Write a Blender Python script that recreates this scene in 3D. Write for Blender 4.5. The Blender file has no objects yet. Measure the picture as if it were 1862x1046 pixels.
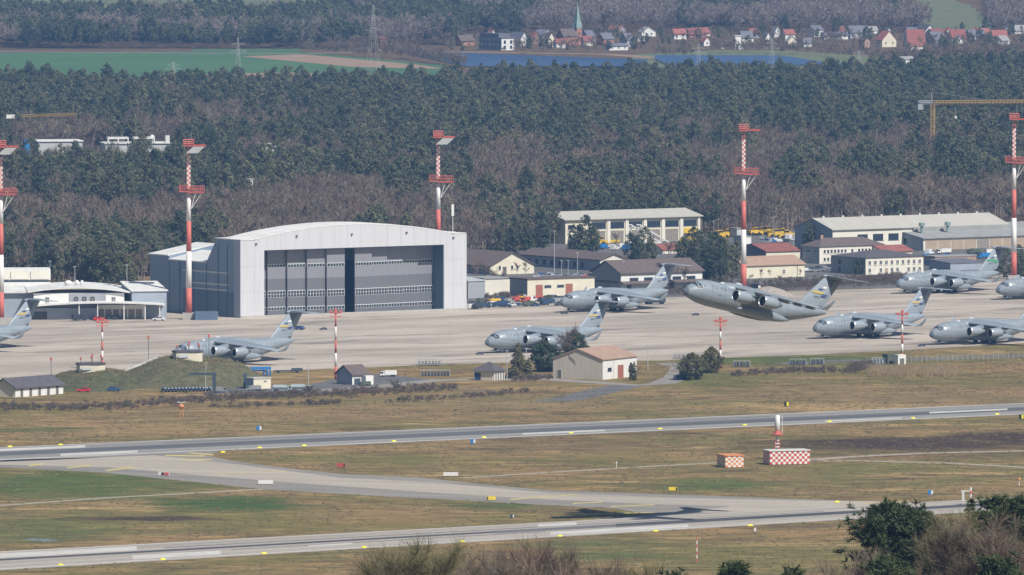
import bpy, math, random
from mathutils import Vector, Matrix, Euler, noise as mnoise
R = math.radians
scene = bpy.context.scene
col = scene.collection

# ------------------------------------------------------------------ camera
FPX, HC = 19000.0, 204.0                # focal length in photograph pixels (1862 wide), camera height
PITCH = math.atan2(523 + 450, FPX)
cam_d = bpy.data.cameras.new('camera')
cam_d.sensor_width = 36.0
cam_d.lens = 36.0 * FPX / 1862.0
cam_d.clip_start = 1.0
cam_d.clip_end = 60000.0
cam = bpy.data.objects.new('camera', cam_d)
cam.location = (0, 0, HC)
cam.rotation_euler = (math.pi / 2 - PITCH, 0, 0)
col.objects.link(cam)
scene.camera = cam

# ------------------------------------------------------------------ sky, sun, exposure
SUN_AZ, SUN_EL = R(140), R(49)          # azimuth clockwise from +Y
world = bpy.data.worlds.new('World')
scene.world = world
world.use_nodes = True
wn = world.node_tree.nodes
sky = wn.new('ShaderNodeTexSky')
sky.sky_type = 'NISHITA'
sky.sun_disc = False
sky.sun_elevation = SUN_EL
sky.sun_rotation = SUN_AZ
sky.altitude = 300
sky.air_density = 1.2
sky.dust_density = 1.5
wn['Background'].inputs[1].default_value = 0.056
world.node_tree.links.new(sky.outputs[0], wn['Background'].inputs[0])
sun_d = bpy.data.lights.new('sun', 'SUN')
sun_d.energy = 5.0
sun_d.angle = R(0.6)
sun_d.color = (1.0, 0.962, 0.905)
sun = bpy.data.objects.new('sun', sun_d)
sdir = Vector((math.sin(SUN_AZ) * math.cos(SUN_EL), math.cos(SUN_AZ) * math.cos(SUN_EL), math.sin(SUN_EL)))
sun.rotation_euler = sdir.to_track_quat('Z', 'Y').to_euler()
sun.location = (300, -200, 600)
col.objects.link(sun)
scene.view_settings.view_transform = 'Standard'
scene.view_settings.look = 'None'
scene.view_settings.exposure = 0.08
scene.view_settings.gamma = 1.0
scene.view_settings.use_curve_mapping = False
scene.cycles.max_bounces = 5
scene.cycles.diffuse_bounces = 2
scene.cycles.glossy_bounces = 2
scene.cycles.transparent_max_bounces = 8
scene.cycles.volume_bounces = 1
scene.cycles.use_denoising = True

# ------------------------------------------------------------------ geometry helpers
FW = Vector((0, math.cos(PITCH), -math.sin(PITCH)))
UPV = Vector((0, math.sin(PITCH), math.cos(PITCH)))
CAM = Vector((0, 0, HC))
def ray(px, py):
    return FW * FPX + Vector((1, 0, 0)) * (px - 931.0) + UPV * (523.0 - py)
def G(px, py, z=0.0):                   # the point of the ground seen there in the photograph
    d = ray(px, py)
    return CAM + d * ((z - HC) / d.z)
def at(px, py, Y):
    d = ray(px, py)
    return CAM + d * (Y / d.y)
def proj(p):
    q = Vector(p) - CAM
    w = q.dot(FW)
    return 931 + FPX * q.x / w, 523 - FPX * q.dot(UPV) / w
def scl(p):                             # photograph pixels per metre
    return FPX / (Vector(p) - CAM).dot(FW)
HEAD = R(34.5)
def span(c, ang, tx):                   # metres along direction ang from c until photograph column tx
    d = Vector((math.cos(ang), math.sin(ang), 0))
    k = (tx - 931) / FPX
    q = c - CAM
    return (k * q.dot(FW) - q.x) / (d.x - k * d.dot(FW))
ORD = ['first', 'second', 'third', 'fourth', 'fifth', 'sixth', 'seventh', 'eighth', 'ninth', 'tenth', 'eleventh', 'twelfth',
       'thirteenth', 'fourteenth', 'fifteenth', 'sixteenth', 'seventeenth', 'eighteenth', 'nineteenth', 'twentieth']
def ordw(i):
    if i < 20: return ORD[i]
    t = ['twenty', 'thirty', 'forty', 'fifty', 'sixty', 'seventy', 'eighty', 'ninety'][(i + 1) // 10 - 2]
    r = (i + 1) % 10
    if r == 0: return t[:-1] + 'ieth'
    return t + '-' + ORD[r - 1]

class MB:
    def __init__(s):
        s.v, s.f, s.m = [], [], []
    def add(s, vs, fs, m=0):
        o = len(s.v)
        s.v += [tuple(p) for p in vs]
        for f in fs:
            s.f.append(tuple(o + i for i in f)); s.m.append(m)
        return s
    def box(s, x0, x1, y0, y1, z0, z1, m=0):
        return s.add([(x0,y0,z0),(x1,y0,z0),(x1,y1,z0),(x0,y1,z0),(x0,y0,z1),(x1,y0,z1),(x1,y1,z1),(x0,y1,z1)],
                     [(0,3,2,1),(4,5,6,7),(0,1,5,4),(1,2,6,5),(2,3,7,6),(3,0,4,7)], m)
    def poly(s, pts, m=0):
        return s.add(pts, [tuple(range(len(pts)))], m)
    def prism_x(s, prof, x0, x1, m=0):  # prof in (y, z), counter-clockwise seen from +x
        n = len(prof)
        return s.add([(x0,y,z) for y,z in prof] + [(x1,y,z) for y,z in prof],
                     [tuple(reversed(range(n))), tuple(range(n,2*n))] + [(i,(i+1)%n,n+(i+1)%n,n+i) for i in range(n)], m)
    def prism_y(s, prof, y0, y1, m=0):  # prof in (x, z)
        n = len(prof)
        return s.add([(x,y0,z) for x,z in prof] + [(x,y1,z) for x,z in prof],
                     [tuple(range(n)), tuple(reversed(range(n,2*n)))] + [((i+1)%n,i,n+i,n+(i+1)%n) for i in range(n)], m)
    def prism_z(s, prof, z0, z1, m=0):  # prof in (x, y) counter-clockwise
        n = len(prof)
        return s.add([(x,y,z0) for x,y in prof] + [(x,y,z1) for x,y in prof],
                     [tuple(reversed(range(n))), tuple(range(n,2*n))] + [(i,(i+1)%n,n+(i+1)%n,n+i) for i in range(n)], m)
    def tube(s, p0, p1, r0, r1=None, n=8, m=0, caps=True):
        p0, p1 = Vector(p0), Vector(p1)
        r1 = r0 if r1 is None else r1
        d = (p1 - p0)
        if d.length < 1e-6: return s
        d.normalize()
        a = d.orthogonal().normalized(); b = d.cross(a)
        vs = []
        for p, r in ((p0, r0), (p1, r1)):
            vs += [p + (a * math.cos(2*math.pi*i/n) + b * math.sin(2*math.pi*i/n)) * r for i in range(n)]
        fs = [(i,(i+1)%n,n+(i+1)%n,n+i) for i in range(n)]
        if caps: fs += [tuple(reversed(range(n))), tuple(range(n,2*n))]
        return s.add(vs, fs, m)
    def bar(s, p0, p1, w, h=None, m=0):
        return s.tube(p0, p1, w * .7, w * .7, 4, m)
    def rings(s, rs, m=0, c0=True, c1=True):
        n = len(rs[0]); vs = []; fs = []
        for r in rs: vs += r
        for k in range(len(rs) - 1):
            for i in range(n):
                fs.append((k*n+i, k*n+(i+1)%n, (k+1)*n+(i+1)%n, (k+1)*n+i))
        if c0: fs.append(tuple(reversed(range(n))))
        if c1: fs.append(tuple(range((len(rs)-1)*n, len(rs)*n)))
        return s.add(vs, fs, m)
    def lathe_x(s, st, cy=0, cz=0, n=14, m=0, c0=True, c1=True):   # st: (x, r)
        return s.rings([[(x, cy + r*math.cos(2*math.pi*i/n), cz + r*math.sin(2*math.pi*i/n)) for i in range(n)] for x, r in st], m, c0, c1)
    def lathe_z(s, st, cx=0, cy=0, n=10, m=0):
        return s.rings([[(cx + r*math.cos(2*math.pi*i/n), cy + r*math.sin(2*math.pi*i/n), z) for i in range(n)] for z, r in st], m)
    def mesh(s, name, mats, smooth=False):
        me = bpy.data.meshes.new(name)
        me.from_pydata(s.v, [], s.f)
        for mt in (mats if isinstance(mats, (list, tuple)) else [mats]): me.materials.append(mt)
        me.polygons.foreach_set('material_index', s.m)
        if smooth: me.polygons.foreach_set('use_smooth', [True] * len(s.f))
        me.update()
        return me
    def build(s, name, mats, parent=None, smooth=False):
        return link(name, s.mesh(name, mats, smooth), parent)
def link(name, me, parent=None, loc=None, rz=None, sc=None):
    o = bpy.data.objects.new(name, me)
    col.objects.link(o)
    if parent is not None: o.parent = parent
    if loc is not None: o.location = loc
    if rz is not None: o.rotation_euler = (0, 0, rz)
    if sc is not None: o.scale = (sc, sc, sc) if isinstance(sc, (int, float)) else sc
    return o
def tag(o, label, cat, group=None):
    o['label'] = label; o['category'] = cat
    if group: o['group'] = group
    return o
def thing(name, label, cat, loc=(0,0,0), rz=0.0, group=None):
    o = bpy.data.objects.new(name, None)
    o.empty_display_size = 1.0
    col.objects.link(o)
    o.location = loc; o.rotation_euler = (0, 0, rz)
    return tag(o, label, cat, group)
def copy_tree(o, parent=None):
    c = o.copy(); col.objects.link(c); c.parent = parent
    for ch in list(o.children): copy_tree(ch, c)
    return c

# ------------------------------------------------------------------ materials
def mat(name, c, rough=0.8, var=0.12, scale=0.6, metal=0.0, spec=0.3, detail=4, objvar=0.0, bump=0.0):
    m = bpy.data.materials.new(name); m.use_nodes = True
    nt = m.node_tree; b = nt.nodes['Principled BSDF']
    b.inputs['Roughness'].default_value = rough
    b.inputs['Metallic'].default_value = metal
    b.inputs['Specular IOR Level'].default_value = spec
    tc = nt.nodes.new('ShaderNodeTexCoord')
    n1 = nt.nodes.new('ShaderNodeTexNoise'); n1.inputs['Scale'].default_value = scale; n1.inputs['Detail'].default_value = detail
    nt.links.new(tc.outputs['Object'], n1.inputs['Vector'])
    mr = nt.nodes.new('ShaderNodeMapRange')
    mr.inputs[1].default_value = 0.3; mr.inputs[2].default_value = 0.7
    mr.inputs[3].default_value = 1 - var; mr.inputs[4].default_value = 1 + var
    nt.links.new(n1.outputs['Fac'], mr.inputs[0])
    fac = mr.outputs[0]
    if objvar:
        oi = nt.nodes.new('ShaderNodeObjectInfo')
        m2 = nt.nodes.new('ShaderNodeMapRange'); m2.inputs[3].default_value = 1 - objvar; m2.inputs[4].default_value = 1 + objvar
        nt.links.new(oi.outputs['Random'], m2.inputs[0])
        mm = nt.nodes.new('ShaderNodeMath'); mm.operation = 'MULTIPLY'
        nt.links.new(fac, mm.inputs[0]); nt.links.new(m2.outputs[0], mm.inputs[1]); fac = mm.outputs[0]
    vm = nt.nodes.new('ShaderNodeVectorMath'); vm.operation = 'SCALE'
    vm.inputs[0].default_value = c[:3]
    nt.links.new(fac, vm.inputs['Scale'])
    nt.links.new(vm.outputs[0], b.inputs['Base Color'])
    if bump:
        bp = nt.nodes.new('ShaderNodeBump'); bp.inputs['Strength'].default_value = bump
        nt.links.new(n1.outputs['Fac'], bp.inputs['Height']); nt.links.new(bp.outputs[0], b.inputs['Normal'])
    return m
def leafmat(name, cols, rough=0.7, transl=0.0):
    m = bpy.data.materials.new(name); m.use_nodes = True
    nt = m.node_tree; b = nt.nodes['Principled BSDF']
    b.inputs['Roughness'].default_value = rough
    b.inputs['Specular IOR Level'].default_value = 0.15
    oi = nt.nodes.new('ShaderNodeObjectInfo')
    cr = nt.nodes.new('ShaderNodeValToRGB')
    els = cr.color_ramp.elements
    while len(els) < len(cols): els.new(0.5)
    for i, c in enumerate(cols):
        els[i].position = i / max(1, len(cols) - 1); els[i].color = (*c, 1)
    nt.links.new(oi.outputs['Random'], cr.inputs[0])
    tc = nt.nodes.new('ShaderNodeTexCoord')
    n1 = nt.nodes.new('ShaderNodeTexNoise'); n1.inputs['Scale'].default_value = 0.5; n1.inputs['Detail'].default_value = 3
    nt.links.new(tc.outputs['Object'], n1.inputs['Vector'])
    mr = nt.nodes.new('ShaderNodeMapRange'); mr.inputs[1].default_value = .3; mr.inputs[2].default_value = .7
    mr.inputs[3].default_value = 0.7; mr.inputs[4].default_value = 1.3
    nt.links.new(n1.outputs['Fac'], mr.inputs[0])
    vm = nt.nodes.new('ShaderNodeVectorMath'); vm.operation = 'SCALE'
    nt.links.new(cr.outputs[0], vm.inputs[0]); nt.links.new(mr.outputs[0], vm.inputs['Scale'])
    nt.links.new(vm.outputs[0], b.inputs['Base Color'])
    return m
M = {}
def dm(k, *a, **kw): M[k] = mat(k, *a, **kw)
dm('white', (.74,.73,.70), .6, .05, .4)
dm('hangar_white', (.555,.555,.57), .5, .05, .08)
dm('roof_white', (.70,.69,.66), .6, .08, .1)
dm('hangar_side', (.22,.28,.37), .5, .08, .1)  # dark blue of the shaded side put into the colour
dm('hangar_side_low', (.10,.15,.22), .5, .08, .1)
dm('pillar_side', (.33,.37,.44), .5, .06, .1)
dm('door_light', (.235,.235,.26), .5, .06, .15)
dm('door_dark', (.15,.155,.17), .5, .06, .15)
dm('inside', (.06,.08,.10), .8, .1)
dm('cream', (.70,.645,.50), .8, .07, .3)
dm('pale_cream', (.72,.68,.58), .8, .06, .3)
dm('beige', (.56,.50,.42), .8, .10, .5)
dm('grey_wall', (.34,.35,.38), .8, .08, .3)  # grey walls, and left-facing walls with their shade put into the colour
dm('blue_grey_wall', (.32,.36,.42), .8, .08, .3)  # blue-grey walls, and bluish shade painted on left-facing and canopy walls
dm('brown_roof', (.14,.108,.10), .85, .15, .5)
dm('dark_roof', (.105,.095,.105), .8, .15, .5)
dm('red_roof', (.25,.095,.08), .85, .15, .4, objvar=.15)
dm('bright_red_roof', (.29,.105,.085), .85, .15, .4, objvar=.12)
dm('tile_orange', (.37,.25,.185), .85, .12, .5)
dm('grey_roof', (.30,.30,.29), .8, .1, .2)
dm('pale_roof', (.45,.43,.38), .8, .10, .15)
dm('slate', (.15,.15,.18), .7, .12, .4)
dm('glass', (.03,.04,.055), .12, .1, .5, spec=.6)
dm('frame', (.62,.60,.56), .6, .04)
dm('dark_door', (.16,.15,.14), .6, .15)
dm('red_door', (.36,.13,.085), .6, .1)
dm('slat_door', (.27,.24,.21), .7, .15, 1.5)
dm('brown_door', (.40,.31,.23), .7, .1, .5)
dm('concrete', (.42,.40,.37), .85, .1, .4)
dm('red', (.55,.10,.075), .55, .08)
dm('mast_red', (.56,.15,.115), .55, .10, .8)
dm('mast_white', (.76,.74,.71), .55, .05, .8)
dm('orange', (.66,.27,.11), .55, .08)
dm('yellow', (.80,.60,.05), .55, .08)
dm('marker_yellow', (.86,.78,.04), .5, .05)
dm('crane_yellow', (.40,.27,.10), .6, .12)
dm('machine_yellow', (.72,.46,.05), .5, .1)
dm('steel', (.42,.44,.46), .5, .08, 1.0, metal=.3)
dm('pale_steel', (.55,.57,.57), .5, .06, 1.0, metal=.2)
dm('dark_steel', (.06,.08,.11), .5, .12, 1.0)
dm('blue', (.03,.20,.50), .45, .08)
dm('dark_blue', (.035,.07,.14), .4, .12, 1.0)
dm('black', (.02,.02,.022), .6, .1)
dm('tyre', (.025,.025,.028), .85, .1)
dm('car_white', (.74,.74,.74), .25, .03, spec=.5)
dm('car_red', (.62,.02,.025), .25, .03, spec=.5)
dm('car_silver', (.42,.44,.46), .25, .03, metal=.4, spec=.5)
dm('car_dark', (.035,.045,.06), .25, .03, spec=.5)
dm('car_blue', (.04,.10,.24), .25, .03, spec=.5)
dm('truck_grey', (.36,.42,.43), .5, .08)
dm('olive', (.10,.12,.09), .6, .12)
dm('plane_grey', (.245,.285,.32), .40, .09, .45, spec=.4)
dm('plane_dark', (.13,.155,.185), .5, .08, .5)
dm('plane_pale', (.50,.54,.57), .4, .05, .5, spec=.5)
dm('nacelle', (.28,.32,.355), .4, .06, .6, spec=.45)
dm('metal_ring', (.55,.56,.57), .3, .05, 1, metal=.6)
dm('lettering', (.09,.10,.12), .6, .05)
dm('band_yellow', (.55,.42,.13), .5, .04)
dm('band_blue', (.07,.095,.22), .5, .04)
dm('band_green', (.06,.34,.15), .5, .04)
dm('fan', (.015,.018,.022), .4, .1)
dm('copper_green', (.24,.33,.31), .6, .1, .5)
dm('brick', (.40,.19,.13), .9, .12, .6)
dm('bark', (.11,.085,.075), .9, .25, 1.2, objvar=.25)
dm('bark_pale', (.26,.225,.20), .9, .25, 1.2, objvar=.3)
dm('solar', (.055,.095,.18), .35, .1, .05, spec=.6)
dm('rubble', (.33,.29,.25), .95, .2, .8, bump=.4)
dm('pallet', (.25,.26,.26), .8, .15, 1)
M['pine'] = leafmat('pine', [(.046,.062,.038), (.086,.100,.054), (.140,.142,.074), (.066,.084,.052), (.160,.156,.082), (.080,.088,.050), (.112,.118,.062)])
M['pine_near'] = leafmat('pine_near', [(.056,.080,.032), (.078,.100,.040), (.048,.072,.036)])
M['twig'] = leafmat('twig', [(.168,.124,.097), (.22,.174,.131), (.184,.122,.096), (.262,.212,.155), (.155,.126,.10)], .9)
M['twig_pale'] = leafmat('twig_pale', [(.25,.20,.175), (.29,.24,.20), (.22,.175,.16)], .9)  # distant haze put into the hillside twig colour
M['twig_brown'] = leafmat('twig_brown', [(.15,.12,.085), (.20,.165,.115), (.155,.122,.10)], .9)
M['twig_green'] = leafmat('twig_green', [(.165,.155,.070), (.20,.175,.095)], .9)
M['scrub'] = leafmat('scrub', [(.16,.115,.10), (.20,.15,.12), (.13,.12,.085), (.17,.12,.115)], .9)
M['hedge'] = leafmat('hedge', [(.115,.112,.044), (.145,.125,.055)], .9)
M['dry_grass'] = leafmat('dry_grass', [(.20,.165,.085), (.34,.26,.145), (.13,.14,.055), (.26,.20,.115), (.17,.125,.085), (.20,.185,.09)], .95)
M['reed'] = leafmat('reed', [(.42,.31,.18), (.36,.27,.16)], .9)

dm('seam_grey', (.46,.46,.475), .6, .05)
def streaky(key, sc=(.9, .9, .06), var=.055):
    nt = M[key].node_tree; n = next(q for q in nt.nodes if q.type == 'TEX_NOISE'); tc = next(q for q in nt.nodes if q.type == 'TEX_COORD')
    mp = nt.nodes.new('ShaderNodeMapping'); mp.inputs['Scale'].default_value = sc
    nt.links.new(tc.outputs['Object'], mp.inputs[0]); nt.links.new(mp.outputs[0], n.inputs['Vector']); n.inputs['Scale'].default_value = 1.0; n.inputs['Detail'].default_value = 6
    r = next(q for q in nt.nodes if q.type == 'MAP_RANGE'); r.inputs[3].default_value = 1 - var; r.inputs[4].default_value = 1 + var * .7
for k_ in ('hangar_white', 'hangar_side', 'door_light', 'door_dark', 'beige', 'mast_white'): streaky(k_)
streaky('plane_grey', (.12, 1.2, 1.2), .13); streaky('roof_white', (.4, .05, .4), .1); streaky('brown_roof', (1, 1, .2), .2); streaky('pale_roof', (1.2, .1, .1), .12)
def groundmat():
    m = bpy.data.materials.new('grassland'); m.use_nodes = True
    nt = m.node_tree; N = nt.nodes; L = nt.links; b = N['Principled BSDF']
    b.inputs['Roughness'].default_value = 0.95; b.inputs['Specular IOR Level'].default_value = 0.1
    ge = N.new('ShaderNodeNewGeometry')
    sx = N.new('ShaderNodeSeparateXYZ'); L.new(ge.outputs['Position'], sx.inputs[0])
    def nz(s, d=6, rough=.6, off=0, stretch=None):
        n = N.new('ShaderNodeTexNoise'); n.inputs['Scale'].default_value = s; n.inputs['Detail'].default_value = d; n.inputs['Roughness'].default_value = rough
        mp = N.new('ShaderNodeMapping'); mp.inputs['Location'].default_value = (off, off * .7, 0)
        mp.inputs['Rotation'].default_value = (0, 0, -R(36))
        if stretch: mp.inputs['Scale'].default_value = stretch
        L.new(ge.outputs['Position'], mp.inputs[0]); L.new(mp.outputs[0], n.inputs['Vector'])
        return n.outputs['Fac']
    def mr(x, a, c, lo=0.0, hi=1.0):
        n = N.new('ShaderNodeMapRange'); n.inputs[1].default_value = a; n.inputs[2].default_value = c; n.inputs[3].default_value = lo; n.inputs[4].default_value = hi
        L.new(x, n.inputs[0]); return n.outputs[0]
    def mth(op, x, y):
        n = N.new('ShaderNodeMath'); n.operation = op
        for i, q in enumerate((x, y)):
            if isinstance(q, (int, float)): n.inputs[i].default_value = q
            else: L.new(q, n.inputs[i])
        return n.outputs[0]
    def mix(f, c1, c2):
        n = N.new('ShaderNodeMix'); n.data_type = 'RGBA'
        if isinstance(f, float): n.inputs[0].default_value = f
        else: L.new(f, n.inputs[0])
        for i, c in ((6, c1), (7, c2)):
            if isinstance(c, tuple): n.inputs[i].default_value = (*c, 1)
            else: L.new(c, n.inputs[i])
        return n.outputs[2]
    big, mid, small, fine = nz(.011, 5), nz(.035, 6, .65, 40, (.6,1,1)), nz(.16, 6, .7, 90, (.4,1,1)), nz(.9, 5, .7, 17)
    c = mix(mr(mid, .42, .58), (.130,.112,.062), (.205,.150,.088))
    c = mix(mr(big, .47, .58, 0, .7), c, (.105,.112,.046))
    c = mix(mr(small, .50, .64, 0, .8), c, (.265,.195,.115))
    c = mix(mr(nz(.045, 7, .75, 200, (.6, 1, 1)), .54, .62, 0, .85), c, (.095,.070,.050))
    c = mix(mr(nz(.03, 6, .7, 333, (.5, 1, 1)), .58, .66, 0, .9), c, (.31,.235,.145))
    c = mix(mr(nz(.11, 6, .75, 777, (.7, 1, 1)), .56, .66, 0, .7), c, (.075,.085,.034))
    wob = mth('SUBTRACT', nz(.055, 6, .7, 500), .5)
    def patch(px, py, hx, hy, colr, amt, soft=.5):
        p = G(px, py); rx = hx / scl(p); ry = abs(G(px, py - hy).y - G(px, py + hy).y) / 2
        dx = mth('DIVIDE', mth('SUBTRACT', sx.outputs[0], p.x), rx); dy = mth('DIVIDE', mth('SUBTRACT', sx.outputs[1], p.y), ry)
        d = mth('SQRT', mth('ADD', mth('MULTIPLY', dx, dx), mth('MULTIPLY', dy, dy)), 0)
        d = mth('ADD', d, mth('MULTIPLY', wob, 2.2))
        return mr(d, 1.0 - soft, 1.0 + soft * .5, amt, 0), colr
    green, dgreen, burnt, straw, oliv = (.056,.096,.032), (.040,.082,.026), (.046,.032,.030), (.33,.25,.15), (.125,.125,.052)
    for a in ((120,880,330,30,green,.85), (420,918,170,14,dgreen,.95), (60,965,190,26,green,.6), (520,950,420,22,oliv,.6), (900,920,110,9,dgreen,.75),
              (1290,880,110,12,green,.75), (1500,850,240,14,oliv,.6), (640,835,260,12,oliv,.7), (1120,840,180,14,oliv,.55), (1660,815,330,20,burnt,.5,.7), (1640,806,250,12,burnt,.95), (1830,796,120,12,burnt,.92),
              (250,943,130,5.5,burnt,.9), (1000,800,160,6,(.13,.095,.07),.6), (1060,812,200,7,(.13,.10,.075),.6), (1430,655,240,9,green,.75), (150,700,180,16,green,.5),
              (1370,1010,260,26,oliv,.7), (1050,990,130,10,green,.6), (1110,1010,120,10,green,.6), (700,935,160,20,(.21,.155,.095),.6), (1560,740,300,9,straw,.6), (200,780,330,14,(.24,.175,.11),.65), (600,755,300,14,(.19,.145,.095),.5),
              (1300,690,110,14,green,.55), (1650,720,300,18,(.17,.135,.09),.6), (950,730,300,16,(.185,.15,.1),.6), (60,782,110,5,dgreen,.7)):
        f, cc = patch(*a); c = mix(f, c, cc)
    # leaf litter under the woods and beyond the base
    far = mr(sx.outputs[1], 4000, 4150)
    c = mix(far, c, mix(mr(small, .4, .6), (.085,.065,.050), (.12,.090,.068)))
    f, cc = (mr(nz(.24, 6, .8, 61, (.3,1,1)), .38, .62, .62, 1.42), None)
    vm = N.new('ShaderNodeVectorMath'); vm.operation = 'SCALE'; L.new(c, vm.inputs[0]); L.new(f, vm.inputs['Scale'])
    vt_ = N.new('ShaderNodeVectorMath'); vt_.operation = 'MULTIPLY'; vt_.inputs[1].default_value = (1.26, 1.13, .88); L.new(vm.outputs[0], vt_.inputs[0])
    L.new(vt_.outputs[0], b.inputs['Base Color'])
    bp = N.new('ShaderNodeBump'); bp.inputs['Strength'].default_value = .6; bp.inputs['Distance'].default_value = .4
    L.new(fine, bp.inputs['Height']); L.new(bp.outputs[0], b.inputs['Normal'])
    return m
def paving(name, c1, c2, c3, stretch=(.006, .06, 1), ang=HEAD, joint=0.0, crack=True, fine=.5):
    m = bpy.data.materials.new(name); m.use_nodes = True
    nt = m.node_tree; N = nt.nodes; L = nt.links; b = N['Principled BSDF']
    b.inputs['Roughness'].default_value = 0.85; b.inputs['Specular IOR Level'].default_value = 0.25
    ge = N.new('ShaderNodeNewGeometry')
    def nz(sc, s, d, rough=.6, off=0):
        mp = N.new('ShaderNodeMapping'); mp.vector_type = 'TEXTURE'; mp.inputs['Rotation'].default_value = (0, 0, ang); mp.inputs['Scale'].default_value = (1/sc[0], 1/sc[1], 1)
        mp.inputs['Location'].default_value = (off, off, 0)
        n = N.new('ShaderNodeTexNoise'); n.inputs['Scale'].default_value = s; n.inputs['Detail'].default_value = d; n.inputs['Roughness'].default_value = rough
        L.new(ge.outputs['Position'], mp.inputs[0]); L.new(mp.outputs[0], n.inputs['Vector']); return n.outputs['Fac']
    def mr(x, a, c, lo, hi):
        n = N.new('ShaderNodeMapRange'); n.inputs[1].default_value = a; n.inputs[2].default_value = c; n.inputs[3].default_value = lo; n.inputs[4].default_value = hi
        L.new(x, n.inputs[0]); return n.outputs[0]
    def mix(f, x, y):
        n = N.new('ShaderNodeMix'); n.data_type = 'RGBA'; L.new(f, n.inputs[0])
        for i, c in ((6, x), (7, y)):
            if isinstance(c, tuple): n.inputs[i].default_value = (*c, 1)
            else: L.new(c, n.inputs[i])
        return n.outputs[2]
    c = mix(mr(nz(stretch, 1, 7, .7), .42, .58, 0, 1), c1, c2)
    c = mix(mr(nz((stretch[0]*2, stretch[1]*2.2), 1, 6, .7, 300), .52, .64, 0, .9), c, c3)
    c = mix(mr(nz((stretch[0]*1.3, stretch[1]*4.5), 1, 7, .75, 900), .55, .66, 0, .55), c, c3)
    fn = nz((fine, fine), 1, 4)
    vm = N.new('ShaderNodeVectorMath'); vm.operation = 'SCALE'; L.new(c, vm.inputs[0]); L.new(mr(fn, .3, .7, .9, 1.1), vm.inputs['Scale'])
    L.new(vm.outputs[0], b.inputs['Base Color'])
    return m
M['ground'] = groundmat()
M['apron'] = paving('apron_concrete', (.365,.31,.252), (.50,.43,.358), (.205,.18,.158), (.009, .036, 1))
M['runway_far'] = paving('runway_far', (.245,.232,.215), (.30,.285,.262), (.175,.17,.165), (.002, .10, 1), R(34.4))
M['runway_near'] = paving('runway_near', (.35,.312,.265), (.415,.372,.32), (.28,.255,.225), (.002, .10, 1), R(38.6))
M['rubber'] = paving('rubber_marks', (.115,.115,.125), (.16,.155,.155), (.24,.225,.21), (.004, .30, 1), R(38.6))
M['rubber_dark'] = paving('rubber_dark', (.055,.057,.066), (.085,.085,.092), (.14,.135,.13), (.004, .30, 1), R(38.6))
M['rubber_far'] = paving('rubber_marks_far', (.105,.108,.112), (.155,.153,.15), (.08,.08,.088), (.004, .30, 1), R(34.4))
M['taxi'] = paving('taxi_shoulder', (.235,.215,.19), (.29,.265,.23), (.185,.172,.155), (.006, .08, 1), R(-22))
M['taxi_lane'] = paving('taxi_lane', (.385,.335,.275), (.445,.392,.328), (.32,.285,.24), (.006, .08, 1), R(-22))
M['asphalt'] = paving('asphalt', (.13,.125,.125), (.165,.155,.15), (.10,.10,.10), (.02, .06, 1))
M['road_pale'] = paving('road_pale', (.25,.225,.20), (.29,.265,.24), (.21,.19,.17), (.02, .06, 1))
M['yard'] = paving('yard', (.12,.115,.11), (.16,.15,.14), (.09,.09,.085), (.03, .05, 1))
M['bank'] = paving('bank_earth', (.105,.08,.068), (.135,.10,.082), (.085,.07,.055), (.05, .1, 1))
M['paint_white'] = paving('paint_white', (.50,.48,.44), (.60,.58,.54), (.38,.36,.33), (.05, .3, 1))
M['paint_yellow'] = paving('paint_yellow', (.52,.43,.15), (.58,.48,.17), (.42,.36,.19), (.05, .3, 1))
M['field_green'] = paving('field_green', (.060,.135,.058), (.072,.155,.064), (.088,.135,.07), (.004, .02, 1), R(5), fine=.05)
M['field_brown'] = paving('field_brown', (.30,.20,.135), (.33,.225,.155), (.26,.19,.13), (.004, .02, 1), R(5), fine=.05)
M['meadow'] = paving('meadow', (.13,.155,.075), (.15,.165,.085), (.17,.155,.095), (.006, .02, 1), R(5), fine=.05)
M['track'] = paving('track', (.34,.30,.24), (.38,.335,.27), (.30,.27,.21), (.02, .06, 1))
M['mound'] = paving('mound_grass', (.085,.09,.04), (.125,.115,.06), (.19,.155,.10), (.22, .22, 1), R(10), fine=.4)
M['mound_green'] = paving('mound_grass_green', (.062,.078,.034), (.095,.10,.045), (.15,.13,.07), (.2, .2, 1), R(10), fine=.4)
M['puddle'] = mat('puddle', (.10,.16,.25), .08, .05, spec=.6)
# ------------------------------------------------------------------ ground, hills, paved surfaces
def sstep(a, b, x):
    t = min(1, max(0, (x - a) / (b - a))); return t * t * (3 - 2 * t)
def ter(x, y):
    if y < 2440: return min(192.0, (2440 - y) * .0787)
    if y < 7600: return 0.0
    k = sstep(7600, 10400, y)
    return k * (120 + 25 * math.sin(x * .0045 + 1.0) + 14 * math.sin(x * .011 + y * .002))
def GT(px, py):                          # ground or hillside point seen there
    d = ray(px, py); t = 2440 / d.y
    while t * d.y < 14000:
        p = CAM + d * t
        if p.z <= ter(p.x, p.y): return Vector((p.x, p.y, ter(p.x, p.y)))
        t += 6 / d.y
    return p
xs = [-16000, -9000, -5000, -3000, -2000, -1500] + [i * 75 for i in range(-14, 15)] + [1500, 2000, 3000, 5000, 9000, 16000]
ys = [-6000, -2000, 0, 300, 800, 1400, 2000, 2440, 3000, 3600, 4200, 5000, 6000, 7000, 7600] + [7600 + 120 * i for i in range(1, 26)] + [11500, 13000, 16000, 22000]
mb = MB()
for y in ys:
    for x in xs: mb.v.append((x, y, ter(x, y)))
nx = len(xs)
for j in range(len(ys) - 1):
    for i in range(nx - 1):
        mb.f.append((j*nx+i, j*nx+i+1, (j+1)*nx+i+1, (j+1)*nx+i)); mb.m.append(0)
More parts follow.
